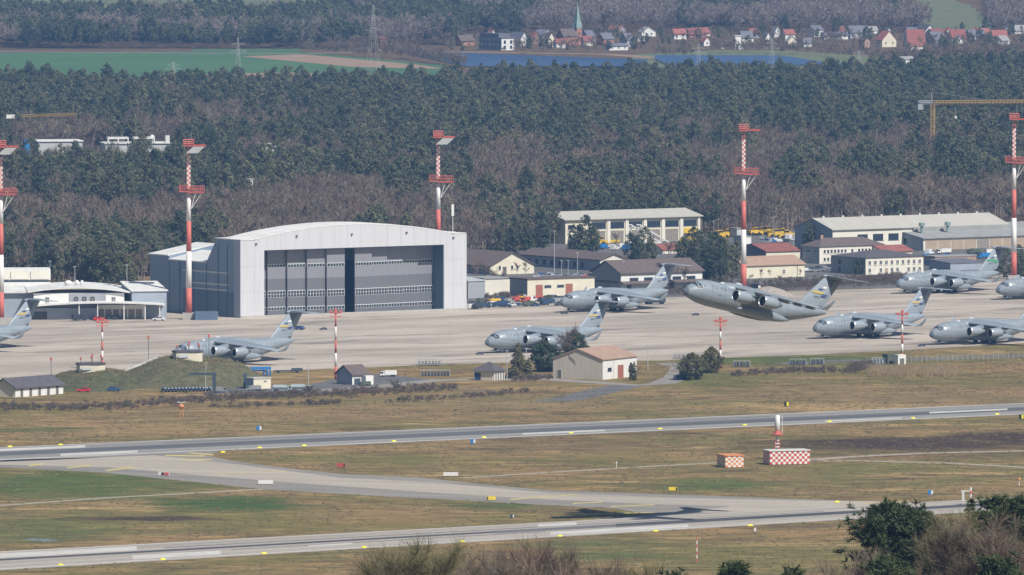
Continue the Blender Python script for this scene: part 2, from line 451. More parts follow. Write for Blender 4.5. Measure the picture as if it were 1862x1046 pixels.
g = mb.build('ground', M['ground']); g['kind'] = 'structure'
def sheet(name, pts, z, m, world=False):
    b = MB(); b.poly([(p.x, p.y, z) for p in (pts if world else [G(*q) for q in pts])])
    o = b.build(name, m); o['kind'] = 'structure'
    # face up
    if o.data.polygons[0].normal.z < 0: o.data.flip_normals()
    return o
def ribbon(name, line, width, z, m):
    P = [G(*q) for q in line]; b = MB(); L, Rr = [], []
    for i, p in enumerate(P):
        d = (P[min(i+1, len(P)-1)] - P[max(i-1, 0)]); d.z = 0; d.normalize(); n = Vector((-d.y, d.x, 0)) * width / 2
        L.append(p + n); Rr.append(p - n)
    for i in range(len(P) - 1): b.poly([(q.x, q.y, z) for q in (Rr[i], Rr[i+1], L[i+1], L[i])])
    o = b.build(name, m); o['kind'] = 'structure'; return o

sheet('apron', [(-160,704),(0,699),(300,684),(545,673),(700,667),(860,661),(1060,656),(1200,656),(1310,651),(1400,648),(1500,644),(1640,637),(1862,624),(2050,614),
                (2050,480),(1862,494),(1700,517),(1640,524),(1400,531),(1240,540),(1010,546),(850,553),(700,552),(438,560),(280,560),(-160,572)], .012, M['apron'])
sheet('service_yard', [(848,551),(1010,545),(1240,540),(1400,530),(1640,523),(1862,493),(2050,479),(2050,398),(1862,408),(1445,420),(1270,425),(1010,440),(880,470),(846,500)], .008, M['yard'])
def quadstrip(name, cs, f0, f1, t0, t1, z, m):
    lt, rt, lb, rb = cs
    def p(t, f):
        a = lt.lerp(rt, t); b = lb.lerp(rb, t); return a.lerp(b, f)
    return sheet(name, [p(t0, f1), p(t1, f1), p(t1, f0), p(t0, f0)], z, m, True)
def runway(tag_, l, r, mt, zz):
    cs = (G(*l[0]), G(*r[0]), G(*l[1]), G(*r[1]))
    quadstrip('runway', cs, 0, 1, 0, 1, zz, mt)
    return cs
XL, XR = -300, 2150
def ln(p, q, x): return p[1] + (q[1] - p[1]) * (x - p[0]) / (q[0] - p[0])
ft, fb = ((0,813.5),(1862,733)), ((0,837.5),(1862,754))
nt_, nb = ((0,1003),(1862,903.5)), ((0,1037.5),(1862,926))
cf = runway('far', ((XL, ln(*ft, XL)), (XL, ln(*fb, XL))), ((XR, ln(*ft, XR)), (XR, ln(*fb, XR))), M['runway_far'], .016)
cn = runway('near', ((XL, ln(*nt_, XL)), (XL, ln(*nb, XL))), ((XR, ln(*nt_, XR)), (XR, ln(*nb, XR))), M['runway_near'], .020)
def tx(c, x):                            # fraction along a runway at photograph column x
    lo, hi = 0.0, 1.0
    for _ in range(40):
        mid = (lo + hi) / 2
        if proj(c[0].lerp(c[1], mid).lerp(c[2].lerp(c[3], mid), .5))[0] < x: lo = mid
        else: hi = mid
    return lo
quadstrip('runway_rubber_strip', cf, .36, .66, 0, 1, .024, M['rubber_far'])
quadstrip('runway_edge_line', cf, .02, .05, 0, 1, .026, M['paint_white'])
quadstrip('runway_edge_line', cf, .925, .97, 0, 1, .026, M['paint_white'])
for x0, x1, f0, f1 in ((-100,155,.13,.30), (110,250,.70,.88), (950,1100,.70,.82), (1690,1832,.42,.55), (1500,1640,.78,.86)):
    quadstrip('runway_marking', cf, f0, f1, tx(cf, x0), tx(cf, x1), .028, M['paint_white'])
quadstrip('runway_rubber_strip', cn, .40, .50, 0, tx(cn, 900), .026, M['rubber_dark'])
quadstrip('runway_tyre_streak', cn, .27, .31, tx(cn, 300), tx(cn, 1500), .0265, M['rubber'])
quadstrip('runway_tyre_streak', cn, .60, .63, tx(cn, 420), tx(cn, 990), .0265, M['rubber'])
quadstrip('runway_tyre_streak', cf, .20, .24, tx(cf, 300), tx(cf, 1400), .0265, M['rubber_far'])
quadstrip('runway_rubber_strip', cn, .38, .55, tx(cn, 900), tx(cn, 1120), .026, M['rubber'])
quadstrip('runway_rubber_strip', cn, .36, .56, tx(cn, 1120), 1, .026, M['rubber_dark'])
quadstrip('runway_edge_line', cn, .02, .045, 0, 1, .028, M['paint_white'])
quadstrip('runway_edge_line', cn, .905, .945, 0, 1, .028, M['paint_white'])
for x0, x1, f0, f1 in ((0,250,.12,.34), (240,400,.62,.84), (980,1050,.10,.28), (1000,1250,.66,.86), (560,640,.62,.70)):
    quadstrip('runway_marking', cn, f0, f1, tx(cn, x0), tx(cn, x1), .030, M['paint_white'])
# the link taxiway between the runways
sheet('taxiway', [(-200,846),(0,836),(405,819),(372,827),(420,838),(520,851),(620,862),(760,868),(900,883),(1000,892),(1220,899),(1430,907),(1640,914),(1560,921),(1300,936),(1130,946),(1010,951),(1180,936),(1120,925),(1000,919),(880,912),(700,903),(480,890),(300,871),(180,859),(0,850),(-200,842)], .0135, M['taxi'])
sheet('taxiway_lane', [(-100,845),(60,838),(280,828),(420,843),(620,869),(800,878),(1000,897),(1220,905),(1480,911),(1660,912),(1530,923),(1350,932),(1230,933),(1330,921),(1180,917),(1000,908),(800,897),(560,880),(380,866),(200,850),(0,845)], .0175, M['taxi_lane'])
sheet('taxiway_island', [(292,829),(330,824),(400,822),(372,827),(420,838),(350,836)], .0215, M['taxi'])
for a in (((52,846),(82,842.5),(80,844.5),(54,848.5)), ((120,850.5),(163,845),(165,847),(124,852)), ((190,855),(240,849),(250,850),(196,857)), ((300,827.5),(372,828.5),(372,830.5),(300,829.5)), ((340,823),(388,826),(388,828.5),(346,825)),
          ((330,834.5),(385,835),(385,837),(330,836.3)), ((925,908),(1005,901),(1006,902.5),(930,909.5)), ((1000,903),(1050,898.5),(1050,900),(1000,904.3)), ((1040,915),(1095,912.5),(1096,914),(1042,916.5)), ((1110,921),(1190,917),(1190,918.5),(1112,922.5)), ((395,860),(520,857),(520,858),(395,861)),
          ((1060,935),(1190,931.5),(1190,932.5),(1060,936.2)), ((1570,916),(1640,911.5),(1641,912.6),(1572,917.2))):
    sheet('taxiway_marking', a, .0255, M['paint_yellow'])
ribbon('service_road', [(560,712),(700,702),(800,691),(900,690),(1000,690),(1090,696),(1160,701),(1205,697),(1232,686),(1245,668),(1215,660)], 9, .010, M['road_pale'])
ribbon('service_track', [(1140,701),(1090,712),(1040,724),(1000,730)], 12, .006, M['asphalt'])
sheet('vehicle_lot', [(385,716),(560,717),(700,706),(800,693),(700,680),(640,683),(560,700),(400,706)], .005, M['asphalt'])
ribbon('field_track', [(-40,922),(200,905),(420,893),(600,882)], 3.2, .004, M['track'])
ribbon('field_track', [(840,869),(1000,859),(1200,847),(1320,841)], 3.2, .004, M['track'])
ribbon('field_track', [(1470,836),(1560,830),(1680,824),(1862,820)], 5, .004, M['track'])
ribbon('field_track', [(1450,838),(1560,838),(1720,842),(1900,852)], 4, .0045, M['track'])
ribbon('drainage_ditch', [(810,706),(880,710),(900,712)], 3, .006, M['asphalt'])
ribbon('perimeter_road', [(1420,662),(1560,655),(1700,652),(1862,647),(1960,643)], 10, .006, M['asphalt'])
pud = sheet('puddle', [(34,981),(60,979.5),(92,980.5),(108,983),(85,985),(60,982.8)], .006, M['puddle'])
# fields beyond the wood
sheet('green_field', [(-300,98),(130,95),(545,94),(820,120),(900,180),(500,215),(-300,215)], .05, M['field_green'])
sheet('ploughed_strip', [(440,103),(550,99),(760,118),(810,126),(640,122)], .09, M['field_brown'])
sheet('ploughed_strip', [(290,137),(520,132),(830,140),(880,180),(300,180)], .09, M['field_brown'])
sheet('ploughed_strip', [(60,146),(200,138),(230,180),(60,180)], .09, M['field_brown'])
sheet('far_green_field', [(350,94),(350,89.5),(545,89),(545,93.5)], .05, M['field_green'])
ribbon('farm_track', [(-100,93),(130,95.5),(350,96.8),(545,98),(640,96)], 7, .12, M['track'])
ribbon('farm_track', [(640,90),(760,94),(900,96),(1100,99),(1200,106)], 18, .12, M['field_brown'])
sheet('village_meadow', [(1150,100),(1290,92),(1420,92),(1560,101),(1640,112),(1500,180),(1150,180)], .05, M['meadow'])
def drape(name, pts, m, zoff=1.0):
    P = [GT(*q) for q in pts]; b = MB()
    b.poly([(p.x, p.y, p.z + zoff) for p in P]); o = b.build(name, m); o['kind'] = 'structure'
    if o.data.polygons[0].normal.z < 0: o.data.flip_normals()
def drape_grid(name, x0, x1, y0, y1, inside, m):
    nx_, ny_ = 24, 24; b = MB(); vs = {}
    for j in range(ny_ + 1):
        for i in range(nx_ + 1):
            p = GT(x0 + (x1-x0)*i/nx_, y0 + (y1-y0)*j/ny_); vs[i, j] = len(b.v); b.v.append((p.x, p.y, ter(p.x, p.y) + 1.2))
    for j in range(ny_):
        for i in range(nx_):
            if inside(x0 + (x1-x0)*(i+.5)/nx_, y0 + (y1-y0)*(j+.5)/ny_): b.f.append((vs[i,j], vs[i,j+1], vs[i+1,j+1], vs[i+1,j])); b.m.append(0)
    o = b.build(name, m); o['kind'] = 'structure'
    o.data.update()
    if o.data.polygons and o.data.polygons[0].normal.z < 0: o.data.flip_normals()
HO = [(1625,-14),(1700,-14),(1770,18),(1808,45),(1800,78),(1735,74),(1680,52),(1650,25)]
def hill_open(px, py):
    c_ = False
    for (x0, y0), (x1, y1) in zip(HO, HO[1:] + HO[:1]):
        if (y0 > py) != (y1 > py) and px < (x1-x0)*(py-y0)/(y1-y0) + x0: c_ = not c_
    return c_
def west_open(px, py): return px < 610 + 30*math.sin(py*.3) and py < 47
drape_grid('hill_meadow', 1610, 1830, -12, 62, hill_open, M['meadow'])
drape_grid('hill_meadow', -150, 650, -12, 48, west_open, M['meadow'])

# ------------------------------------------------------------------ building kit
WIN = {}
def window_mesh(w, h, cols=1, rows=1, key='frame'):
    k = (round(w,2), round(h,2), cols, rows, key)
    if k not in WIN:
        b = MB(); t = min(.14, w * .1)
        b.box(-w/2, w/2, -.02, .03, 0, h, 1)
        for i in range(cols + 1):
            x = -w/2 + (w - t) * i / cols; b.box(x, x + t, -.09, -.021, 0, h, 0)
        for j in range(rows + 1):
            z = (h - t) * j / rows; b.box(-w/2 + t + .002, w/2 - t - .002, -.088, -.0212, z, z + t, 0)
        b.box(-w/2 - .15, w/2 + .15, -.2, -.001, -.14, -.002, 0)
        WIN[k] = b.mesh('window', [M[key], M['glass']])
    return WIN[k]
def put_window(par, face, t, z, w, h, W, D, cols=1, rows=1, key='frame', name='window', me=None):
    # face: front (y=0), left (x=0), right (x=W), back (y=D); t = distance along the face
    me = me or window_mesh(w, h, cols, rows, key)
    if face == 'front': return link(name, me, par, (t, 0, z), 0)
    if face == 'left': return link(name, me, par, (0, t, z), -math.pi / 2)
    if face == 'right': return link(name, me, par, (W, t, z), math.pi / 2)
    return link(name, me, par, (t, D, z), math.pi)
DOOR = {}
def door_mesh(w, h, key):
    k = (w, h, key)
    if k not in DOOR:
        b = MB(); b.box(-w/2, w/2, -.05, .03, 0, h, 0)
        b.box(-w/2 - .12, -w/2 - .001, -.1, .02, 0, h + .12, 1); b.box(w/2 + .001, w/2 + .12, -.1, .02, 0, h + .12, 1); b.box(-w/2, w/2, -.1, .02, h + .001, h + .12, 1)
        DOOR[k] = b.mesh('door', [M[key], M['frame']])
    return DOOR[k]
def put_door(par, face, t, w, h, W, D, key='dark_door', z=0.0):
    return put_window(par, face, t, z, w, h, W, D, name='door', me=door_mesh(w, h, key))
def walls_roof(t, W, D, h, roof, rise, wall, rm, ov=.5, side=None):
    b = MB(); sm = M[side] if side else M[wall]
    if roof == 'gable_u':
        b.prism_x([(0,0),(D,0),(D,h),(D/2,h+rise),(0,h)], 0, W)
        s = rise / (D/2); th = .35
        r = MB()
        r.prism_x([(-ov,h-ov*s+.03),(D/2,h+rise+.03),(D/2,h+rise+th),(-ov,h-ov*s+th)], -ov, W+ov)
        r.prism_x([(D/2,h+rise+.03),(D+ov,h-ov*s+.03),(D+ov,h-ov*s+th),(D/2,h+rise+th)], -ov, W+ov)
    elif roof == 'gable_v':
        b.prism_y([(0,0),(W,0),(W,h),(W/2,h+rise),(0,h)], 0, D)
        s = rise / (W/2); th = .35; r = MB()
        r.prism_y([(-ov,h-ov*s+.03),(W/2,h+rise+.03),(W/2,h+rise+th),(-ov,h-ov*s+th)], -ov, D+ov)
        r.prism_y([(W/2,h+rise+.03),(W+ov,h-ov*s+.03),(W+ov,h-ov*s+th),(W/2,h+rise+th)], -ov, D+ov)
    elif roof == 'hip':
        b.box(0,W,0,D,0,h)
        r = MB(); k = min(W, D) / 2
        p = [(-ov,-ov,h+.01),(W+ov,-ov,h+.01),(W+ov,D+ov,h+.01),(-ov,D+ov,h+.01)]
        q = [(k,D/2,h+rise),(W-k,D/2,h+rise)] if W >= D else [(W/2,k,h+rise),(W/2,D-k,h+rise)]
        if W >= D: r.add(p+q, [(0,3,2,1),(0,1,5,4),(1,2,5),(2,3,4,5),(3,0,4)])
        else: r.add(p+q, [(0,3,2,1),(0,1,4),(1,2,5,4),(2,3,5),(3,0,4,5)])
    elif roof == 'mono':                 # rises to the back
        b.prism_x([(0,0),(D,0),(D,h+rise),(0,h)], 0, W)
        r = MB(); s = rise / D
        r.prism_x([(-ov,h-ov*s+.03),(D+ov,h+rise+ov*s+.03),(D+ov,h+rise+ov*s+.35),(-ov,h-ov*s+.35)], -ov, W+ov)
    else:
        b.box(0,W,0,D,0,h)
        r = MB(); r.box(-ov,W+ov,-ov,D+ov,h+.02,h+.45)
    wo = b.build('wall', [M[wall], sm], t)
    if side:  # grey side materials paint the shade of left-facing walls
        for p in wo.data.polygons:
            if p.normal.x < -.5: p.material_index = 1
    return wo, r.build('roof', M[rm], t)
def building(name, label, cat, px, py, xr, xl, yt, ang=HEAD, roof='gable_u', rise=2.5, wall='cream', rm='brown_roof', ov=.5, group=None, side=None, D=None, W=None, h=None):
    c = G(px, py)
    W = W or span(c, ang, xr); D = D or span(c, ang + math.pi/2, xl); h = h or (py - yt) / scl(c)
    t = thing(name, label, cat, c, ang, group)
    walls_roof(t, W, D, h, roof, rise, wall, rm, ov, side)
    return t, W, D, h

# ------------------------------------------------------------------ the big hangar
c = G(438, 578.5); W = span(c, HEAD, 848.5)
hg = thing('hangar', 'huge white arched hangar with grey sliding doors on the apron', 'hangar', c, HEAD)
OP0, OP1, OZ, PH = 10.1, W - 10.0, 24.2, 27.8
def arch(u): 
    t = max(0, min(1, (u - 6) / (W - 12))); return PH + 4.6 * math.sin(math.pi * t) ** .8
b = MB(); FT = 7.0                       # depth of the portal frame
b.box(0, OP0, 0, FT, 0, PH); b.box(OP1, W, 0, FT, 0, PH)
us = [OP0 + (OP1 - OP0) * i / 28 for i in range(29)]
prof = [(OP0, OZ)] + [(OP1, OZ)] + [(u, arch(u)) for u in reversed(us)]
b.prism_y(prof, 0, FT)
for a, e in ((0, OP0), (OP1, W)):
    n = 8; uu = [a + (e - a) * i / n for i in range(n + 1)]
    b.prism_y([(e, PH - .01), *[(u, max(PH + .05, arch(u))) for u in reversed(uu)], (a, PH - .01)], .0, FT)
pf = b.build('portal_frame', M['hangar_white'], hg)
for i in range(1, 17):
    u = W * i / 17; z0 = 0.3 if u < OP0 - .3 or u > OP1 + .3 else OZ + .1
    MB().box(u - .07, u + .07, -.03, -.003, z0, max(PH, arch(u)) - .1).build('cladding_seam', M['seam_grey'], pf)
for z in (9.3, 18.6):
    MB().box(.1, OP0 - .1, -.034, -.0035, z, z + .1).build('cladding_seam', M['seam_grey'], pf); MB().box(OP1 + .1, W - .1, -.034, -.0035, z, z + .1).build('cladding_seam', M['seam_grey'], pf)
MB().box(-.1, W + .1, -.25, -.005, 0, .7).build('plinth', M['concrete'], pf)
A_D = 15.5
r = MB(); uu = [W * i / 40 for i in range(41)]
r.prism_y([(u, max(PH + .1, arch(u)) + .05) for u in uu] + [(u, max(PH + .1, arch(u)) + .5) for u in reversed(uu)], FT + .05, 17.5)
r.prism_y([(u, max(PH + .1, arch(u)) + .08) for u in uu] + [(u, max(PH + .1, arch(u)) + .4) for u in reversed(uu)], .25, FT)
r.build('roof', M['roof_white'], hg)
b = MB(); b.prism_x([(4.2,0),(A_D,0),(A_D+7,19.2),(A_D+.3,PH),(4.2,PH)], -.35, .25)
b.prism_x([(A_D+.01,0),(A_D+7,0),(A_D+7,19.15)], -.349, .25)
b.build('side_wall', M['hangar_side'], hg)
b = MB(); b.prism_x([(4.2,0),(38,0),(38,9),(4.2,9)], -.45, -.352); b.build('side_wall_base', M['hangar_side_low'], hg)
b = MB(); b.box(-.30, .0 - .003, 0, 4.18, 0, PH); b.build('corner_trim', M['pillar_side'], hg)  # left face of the white pillar, its shade put into the colour
b = MB(); b.box(W-.3, W+.3, FT, 17, 0, PH); b.prism_y([(.3, 19.5)] + [(W-.35, 19.5)] + [(u, max(PH + .1, arch(u)) + .04) for u in reversed(uu[1:-1])], 16.8, 17.2); b.box(14.3, W-.3, 17.3, 60, 18.6, 19.4); b.box(W-.6, W, 17.3, 60, 0, 18.6); b.box(20.1, W-.7, 59.5, 60, 0, 18.6)
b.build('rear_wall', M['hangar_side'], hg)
b = MB()
b.prism_y([(-.25,0),(14,0),(14,22.0),(-.25,19.2)], A_D+7.05, 47); b.build('lower_hall', M['hangar_side'], hg)
b = MB(); b.prism_y([(-.9,19.1),(14.2,22.1),(14.2,22.5),(-.9,19.5)], A_D+6.4, 47.4); b.build('lower_roof', M['roof_white'], hg)
b = MB(); b.prism_y([(-.2,0),(20,0),(20,24.0),(-.2,20.6)], 47.5, 60.5); b.build('rear_hall', M['hangar_side'], hg)
b = MB(); b.prism_y([(-.9,20.6),(20.2,24.15),(20.2,24.6),(-.9,21.0)], 47.45, 61); b.build('rear_roof', M['roof_white'], hg)
for z0, z1 in ((15.6,16.2), (11.3,11.9), (9.4,9.9)):
    b = MB(); b.box(-.53, -.46 if z0 < 11 else -.352, 8, 38 if z0 > 12 else 32, z0, z1, 0)
    n = 16
    b.build('window_strip', M['pale_steel'], hg)
for v in (8.2, 14.2, 22, 31, 40): b = MB(); b.box(-.62, -.455, v, v + .25, 0, 19 if v > 15 else PH); b.build('wall_seam', M['hangar_side_low'], hg)
# sliding door leaves, each on its own track
gap0, gap1 = 46.5, 50.9
lw = [OP0] + [OP0 + 5.0 + 7.86 * i for i in range(5)]
lw[5] = gap0
rw = [gap1 + (OP1 - .5 - gap1) * i / 5 for i in range(6)]
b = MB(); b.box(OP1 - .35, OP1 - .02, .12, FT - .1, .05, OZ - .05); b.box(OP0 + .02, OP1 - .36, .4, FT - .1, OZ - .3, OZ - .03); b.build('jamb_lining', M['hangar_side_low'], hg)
panels = [(lw[i], lw[i+1], 6.6 - 1.1 * i) for i in range(5)] + [(rw[i], rw[i+1], 2.2 + 1.1 * i) for i in range(5)]
for x0, x1, v in panels:
    b = MB()
    b.box(x0 + .02, x1 - .02, v, v + .7, 13.4, OZ + 1.6, 0); b.box(x0 + .02, x1 - .02, v, v + .7, .1, 13.4, 1)
    dp = b.build('door_panel', [M['door_light'], M['door_dark']], hg)
    n = max(3, round((x1 - x0) / 1.25)); pw = (x1 - x0 - .3) / n
    for z, rows in ((17.4, 1), (6.6, 2), (1.9, 1)):
        b = MB(); b.box(x0 + .08, x1 - .08, v - .08, v - .004, z, z + 1.15 * rows + .25, 0)
        for rr in range(rows):
            for i in range(n):
                xa = x0 + .15 + pw * i + pw * .1
                b.box(xa, xa + pw * .8, v - .13, v - .081, z + .16 + rr * 1.15, z + 1.12 + rr * 1.15, 1)
        b.build('window_strip', [M['pale_steel'], M['glass']], dp)
for u in (6.5, 24, 48, 72, W - 6):
    b = MB(); z = PH - 1.5 + (2.4 if 20 < u < 80 else 0)
    b.box(u - .3, u + .3, -.5, -.003, z, z + .6); b.build('floodlight', M['dark_steel'], hg)
b = MB(); b.box(15, W-4, 57, 59.4, .1, 18.5); b.build('rear_bulkhead', M['inside'], hg)
b = MB(); b.box(.3, W-.4, 8, 59, .02, .06); b.build('hangar_floor', M['asphalt'], hg)
tag(MB().tube((0,0,0),(0,0,6),.12,.12,6).box(-.45,.45,-.45,.45,6,10.2).build('roof_antenna', M['white']), 'small white cylinder antenna on the hangar roof corner', 'antenna').location = c + Vector((math.cos(HEAD)*(W-3.4) - math.sin(HEAD)*4, math.sin(HEAD)*(W-3.4) + math.cos(HEAD)*4, PH + .6))

# low annex between terminal and hangar
t, w, d, h = building('annex_building', 'low blue-grey annex with sloping white roof against the hangar', 'building', 240, 580, 303, 222, 530, ang=R(12), roof='mono', rise=2.2, wall='blue_grey_wall', rm='roof_white', D=22)
put_door(t, 'front', w*.3, 2.4, 4.2, w, d, 'dark_door')
# terminal with curved roofs
TA = R(4)
c = G(57, 582); W = span(c, TA, 232); sc_ = scl(c)
tm = thing('terminal_building', 'white passenger terminal with curved roofs and round windows beside the hangar', 'building', c, TA)
def curve_roof(W, z0, rise, y0, y1, ov, th, nm, mt, par, x0=0.0):
    b = MB(); n = 22; us = [x0 - ov + (W + 2*ov) * i / n for i in range(n+1)]
    def zz(u): return z0 + rise * (1 - ((u - x0 - W * .48) / (W * .55)) ** 2)
    b.prism_y([(u, zz(u)) for u in us] + [(u, zz(u) + th) for u in reversed(us)], y0, y1)
    return b.build(nm, mt, par)
b = MB(); b.box(1, W-1, 6, 30, 0, 9.3, 0); b.box(W*.40, W*.78, 5.7, 5.98, 5.0, 9.2, 1)
b.build('wall', [M['white'], M['grey_wall']], tm)
curve_roof(W, 9.3, 1.7, 4.8, 44, 1.2, .5, 'roof', M['roof_white'], tm, 0)
b = MB(); b.box(-30, .9, 14, 40, 0, 9.0); b.build('west_wing', M['blue_grey_wall'], tm)
b = MB(); b.box(-32, 2, 12.5, 41, 9.02, 9.6); b.build('west_roof', M['roof_white'], tm)
b = MB(); b.box(-30, 8, 42, 60, 0, 16.0, 0); b.box(-30, 8.1, 41.9, 41.99, 11.6, 12.2, 1); b.build('upper_block', [M['white'], M['glass']], tm)
for i in range(5):
    b = MB(); x = -28 + i * 7.2; b.box(x, x + 6.7, 41.6, 41.86, 12.6, 15.6); b.build('facade_panel', M['pale_cream'], tm)
CW = span(c, TA, 297)
b = MB(); n = 24; us = [-1 + (CW + 1.5) * i / n for i in range(n+1)]
def cz(u): return 4.5 + 1.5 * (1 - ((u - CW * .55) / (CW * .62)) ** 2)
b.prism_y([(u, cz(u)) for u in us] + [(u, cz(u) + .45) for u in reversed(us)], -3, 6.0); b.build('canopy_roof', M['roof_white'], tm)
b = MB(); b.box(0, CW * .5, 1.0, 5.6, 0, 4.2); b.build('lower_wall', M['blue_grey_wall'], tm)  # bluish shade under the canopy put into this wall's colour
b = MB(); b.box(CW*.5, CW*.86, 3.0, 5.6, 0, 5.2); b.build('garage_wall', M['white'], tm)
for i in range(6):
    x = CW * .505 + i * CW * .058
    b = MB(); b.box(x, x + CW * .047, 2.9, 2.99, .1, 3.6); b.build('garage_door', M['slat_door'], tm)
for u in (.36, .50, .70, .86, .97):
    b = MB(); b.tube((CW*u, -2.2, 0), (CW*u, -2.2, cz(CW*u)), .22, .22, 8); b.build('column', M['white'], tm)
for u in (.17, .86):
    put_window(tm, 'front', W*u, 6.0, 1.5, 1.9, W, 30, 2, 2).location.y = 5.95
for i in range(3):
    b = MB(); n = 14; x, z, rr = W * (.47 + i * .085), 7.2, 1.0
    b.add([(x + rr*math.cos(2*math.pi*k/n), 5.62, z + rr*math.sin(2*math.pi*k/n)) for k in range(n)], [tuple(range(n))], 1)
    for k in range(4): b.bar((x + 1.15*math.cos(math.pi/4*0+math.pi/2*k), 5.55, z + 1.15*math.sin(math.pi/2*k)), (x, 5.55, z), .09, m=0)
    for k in range(n): b.bar((x + 1.05*math.cos(2*math.pi*k/n), 5.56, z + 1.05*math.sin(2*math.pi*k/n)), (x + 1.05*math.cos(2*math.pi*(k+1)/n), 5.56, z + 1.05*math.sin(2*math.pi*(k+1)/n)), .1, m=0)
    b.build('round_window', [M['frame'], M['glass']], tm)
for i, (px, rr) in enumerate(((127, 1.5), (143, .9), (152, .6))):
    u = span(c, TA, px); b = MB(); b.lathe_z([(10.6, .15), (11.4, .15), (11.5, rr*.7), (12.2, rr), (12.9, rr*.8), (13.3, .2)], u, 20, 10); b.build('roof_dome', M['white'], tm, True)
b = MB(); b.box(0, CW*.12, .95, .99, .2, 3.0); b.build('glazing', M['glass'], tm)

# ------------------------------------------------------------------ halls and houses behind the apron
t, w, d, h = building('maintenance_hall', 'long cream hall with tall pillars, window bands and slatted gates before the wood', 'building', 1028, 444, 1272, 1012, 400, roof='gable_u', rise=2.6, wall='cream', rm='pale_roof', ov=1.2, D=24)
hall, hw = t, w
bay = w * .136
for i in range(6):
    x = w * .17 + bay * i
    b = MB(); b.box(x, x + bay * .16, -.5, -.003, 0, h); b.build('pillar', M['pale_cream'], t)
    put_window(t, 'front', x + bay * .58, h * .60, bay * .74, h * .24, w, d, 4, 1, 'dark_steel')
    if i < 5:
        b = MB()
        for k in range(9): b.box(x + bay*.22 + k*bay*.08, x + bay*.22 + k*bay*.08 + bay*.055, -.22, -.004, .3, h*.50)
        b.build('slatted_gate', M['slat_door'], t)
    else:
        b = MB(); b.box(x + bay*.22, x + bay*.95, -.2, -.004, h*.30, h*.52); b.build('yellow_shutter', M['machine_yellow'], t)
        b = MB(); b.box(x + bay*.22, x + bay*.95, -.15, -.004, 0, h*.295); b.build('gate_opening', M['inside'], t)
b = MB(); b.box(w - bay*.12, w + .02, -.5, -.003, 0, h); b.build('pillar', M['pale_cream'], t)
for u in (.035, .10): put_window(t, 'front', w*u, h*.62, 2.2, 1.6, w, d, 2, 1, 'dark_steel')
b = MB(); b.box(w*.17, w*.4, -.35, -.25, 0, 1.1); b.build('kerb_board', M['machine_yellow'], t)

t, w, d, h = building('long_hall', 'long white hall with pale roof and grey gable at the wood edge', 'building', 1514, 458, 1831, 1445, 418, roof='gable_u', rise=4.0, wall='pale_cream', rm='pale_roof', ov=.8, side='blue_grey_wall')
for i in range(6):
    put_window(t, 'front', w*(.17 + i*.088), h*.45, w*.058, h*.30, w, d, 4, 1, 'dark_steel')
for u, z in ((.35,.2), (.55,.62), (.3,.62)): put_window(t, 'left', d*u, h*z, 3.2, 1.6, w, d, 2, 1, 'dark_steel')
for i in range(9):
    b = MB(); x = w * (.05 + i * .11); b.box(x, x + .8, d/2 - .4, d/2 + .4, h + 4.0, h + 5.0); b.build('roof_vent', M['frame'], t)
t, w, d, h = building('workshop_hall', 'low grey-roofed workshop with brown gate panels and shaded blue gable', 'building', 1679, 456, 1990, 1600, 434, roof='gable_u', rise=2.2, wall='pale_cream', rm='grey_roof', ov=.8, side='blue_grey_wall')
for i in range(11):
    x = 1.0 + i * w * .075
    b = MB(); b.box(x, x + w*.071, -.12, -.004, .1, h*.82); b.build('gate_panel', M['brown_door'] if i != 4 else M['slat_door'], t)
b = MB(); b.prism_x([(d*.42,h+1.4),(d*.72,h+1.4),(d*.72,h+4.6),(d*.42,h+4.0)], w*.05, w*.97); b.build('roof_monitor', M['grey_roof'], t)
put_window(t, 'left', d*.45, h*.5, 5, 2.2, w, d, 3, 1, 'dark_steel')
for u in (.27, .42):
    b = MB(); b.lathe_z([(h+1, .6), (h+4.5, .6), (h+4.6, 1.3), (h+6.0, 1.3), (h+6.1,.3)], w*u - 18, d*.3, 8); b.build('exhaust_stack', M['copper_green'], t)

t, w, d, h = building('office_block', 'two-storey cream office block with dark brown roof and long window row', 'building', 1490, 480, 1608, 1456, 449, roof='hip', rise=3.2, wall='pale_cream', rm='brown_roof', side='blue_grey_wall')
for j, z in enumerate((h*.14, h*.60)):
    for i in range(17):
        if (j == 0 and i > 5) or i in (7, 9, 14): continue
        put_window(t, 'front', w*(.08 + i*.053), z, 1.15, 1.5, w, d, 1, 1)
    for u in (.2, .55, .68): put_window(t, 'left', d*u, z, 1.3, 1.5, w, d, 1, 1)
b = MB(); b.box(w*.15, w*.19, d*.5-.6, d*.5+.6, h+2.6, h+4.4); b.build('chimney', M['tile_orange'], t)
t, w, d, h = building('side_wing', 'small cream wing with red roof behind the two-storey blocks', 'building', 1607, 478, 1659, 1596, 458, roof='gable_u', rise=2.0, wall='cream', rm='red_roof', D=14)
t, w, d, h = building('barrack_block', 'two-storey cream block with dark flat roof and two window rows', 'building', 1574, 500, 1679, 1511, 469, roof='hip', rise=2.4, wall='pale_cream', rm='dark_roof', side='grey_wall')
for j, z in enumerate((h*.12, h*.56)):
    for i in range(10):
        if j == 0 and i in (1, 6): continue
        if i == 3 and j == 0: put_door(t, 'front', w*(.07+i*.096), 1.4, 2.3, w, d, 'brown_door'); continue
        put_window(t, 'front', w*(.07 + i*.096), z, 1.3, 1.7, w, d, 2, 1)
    for u in (.12, .3, .75): put_window(t, 'left', d*u, z, 1.6, 1.6, w, d, 2, 1, 'dark_steel')
t, w, d, h = building('stone_store', 'cream single-storey store with peach tiled roof behind tall mast', 'building', 1352, 507, 1463, 1305, 484, roof='gable_u', rise=3.0, wall='cream', rm='tile_orange', D=15)
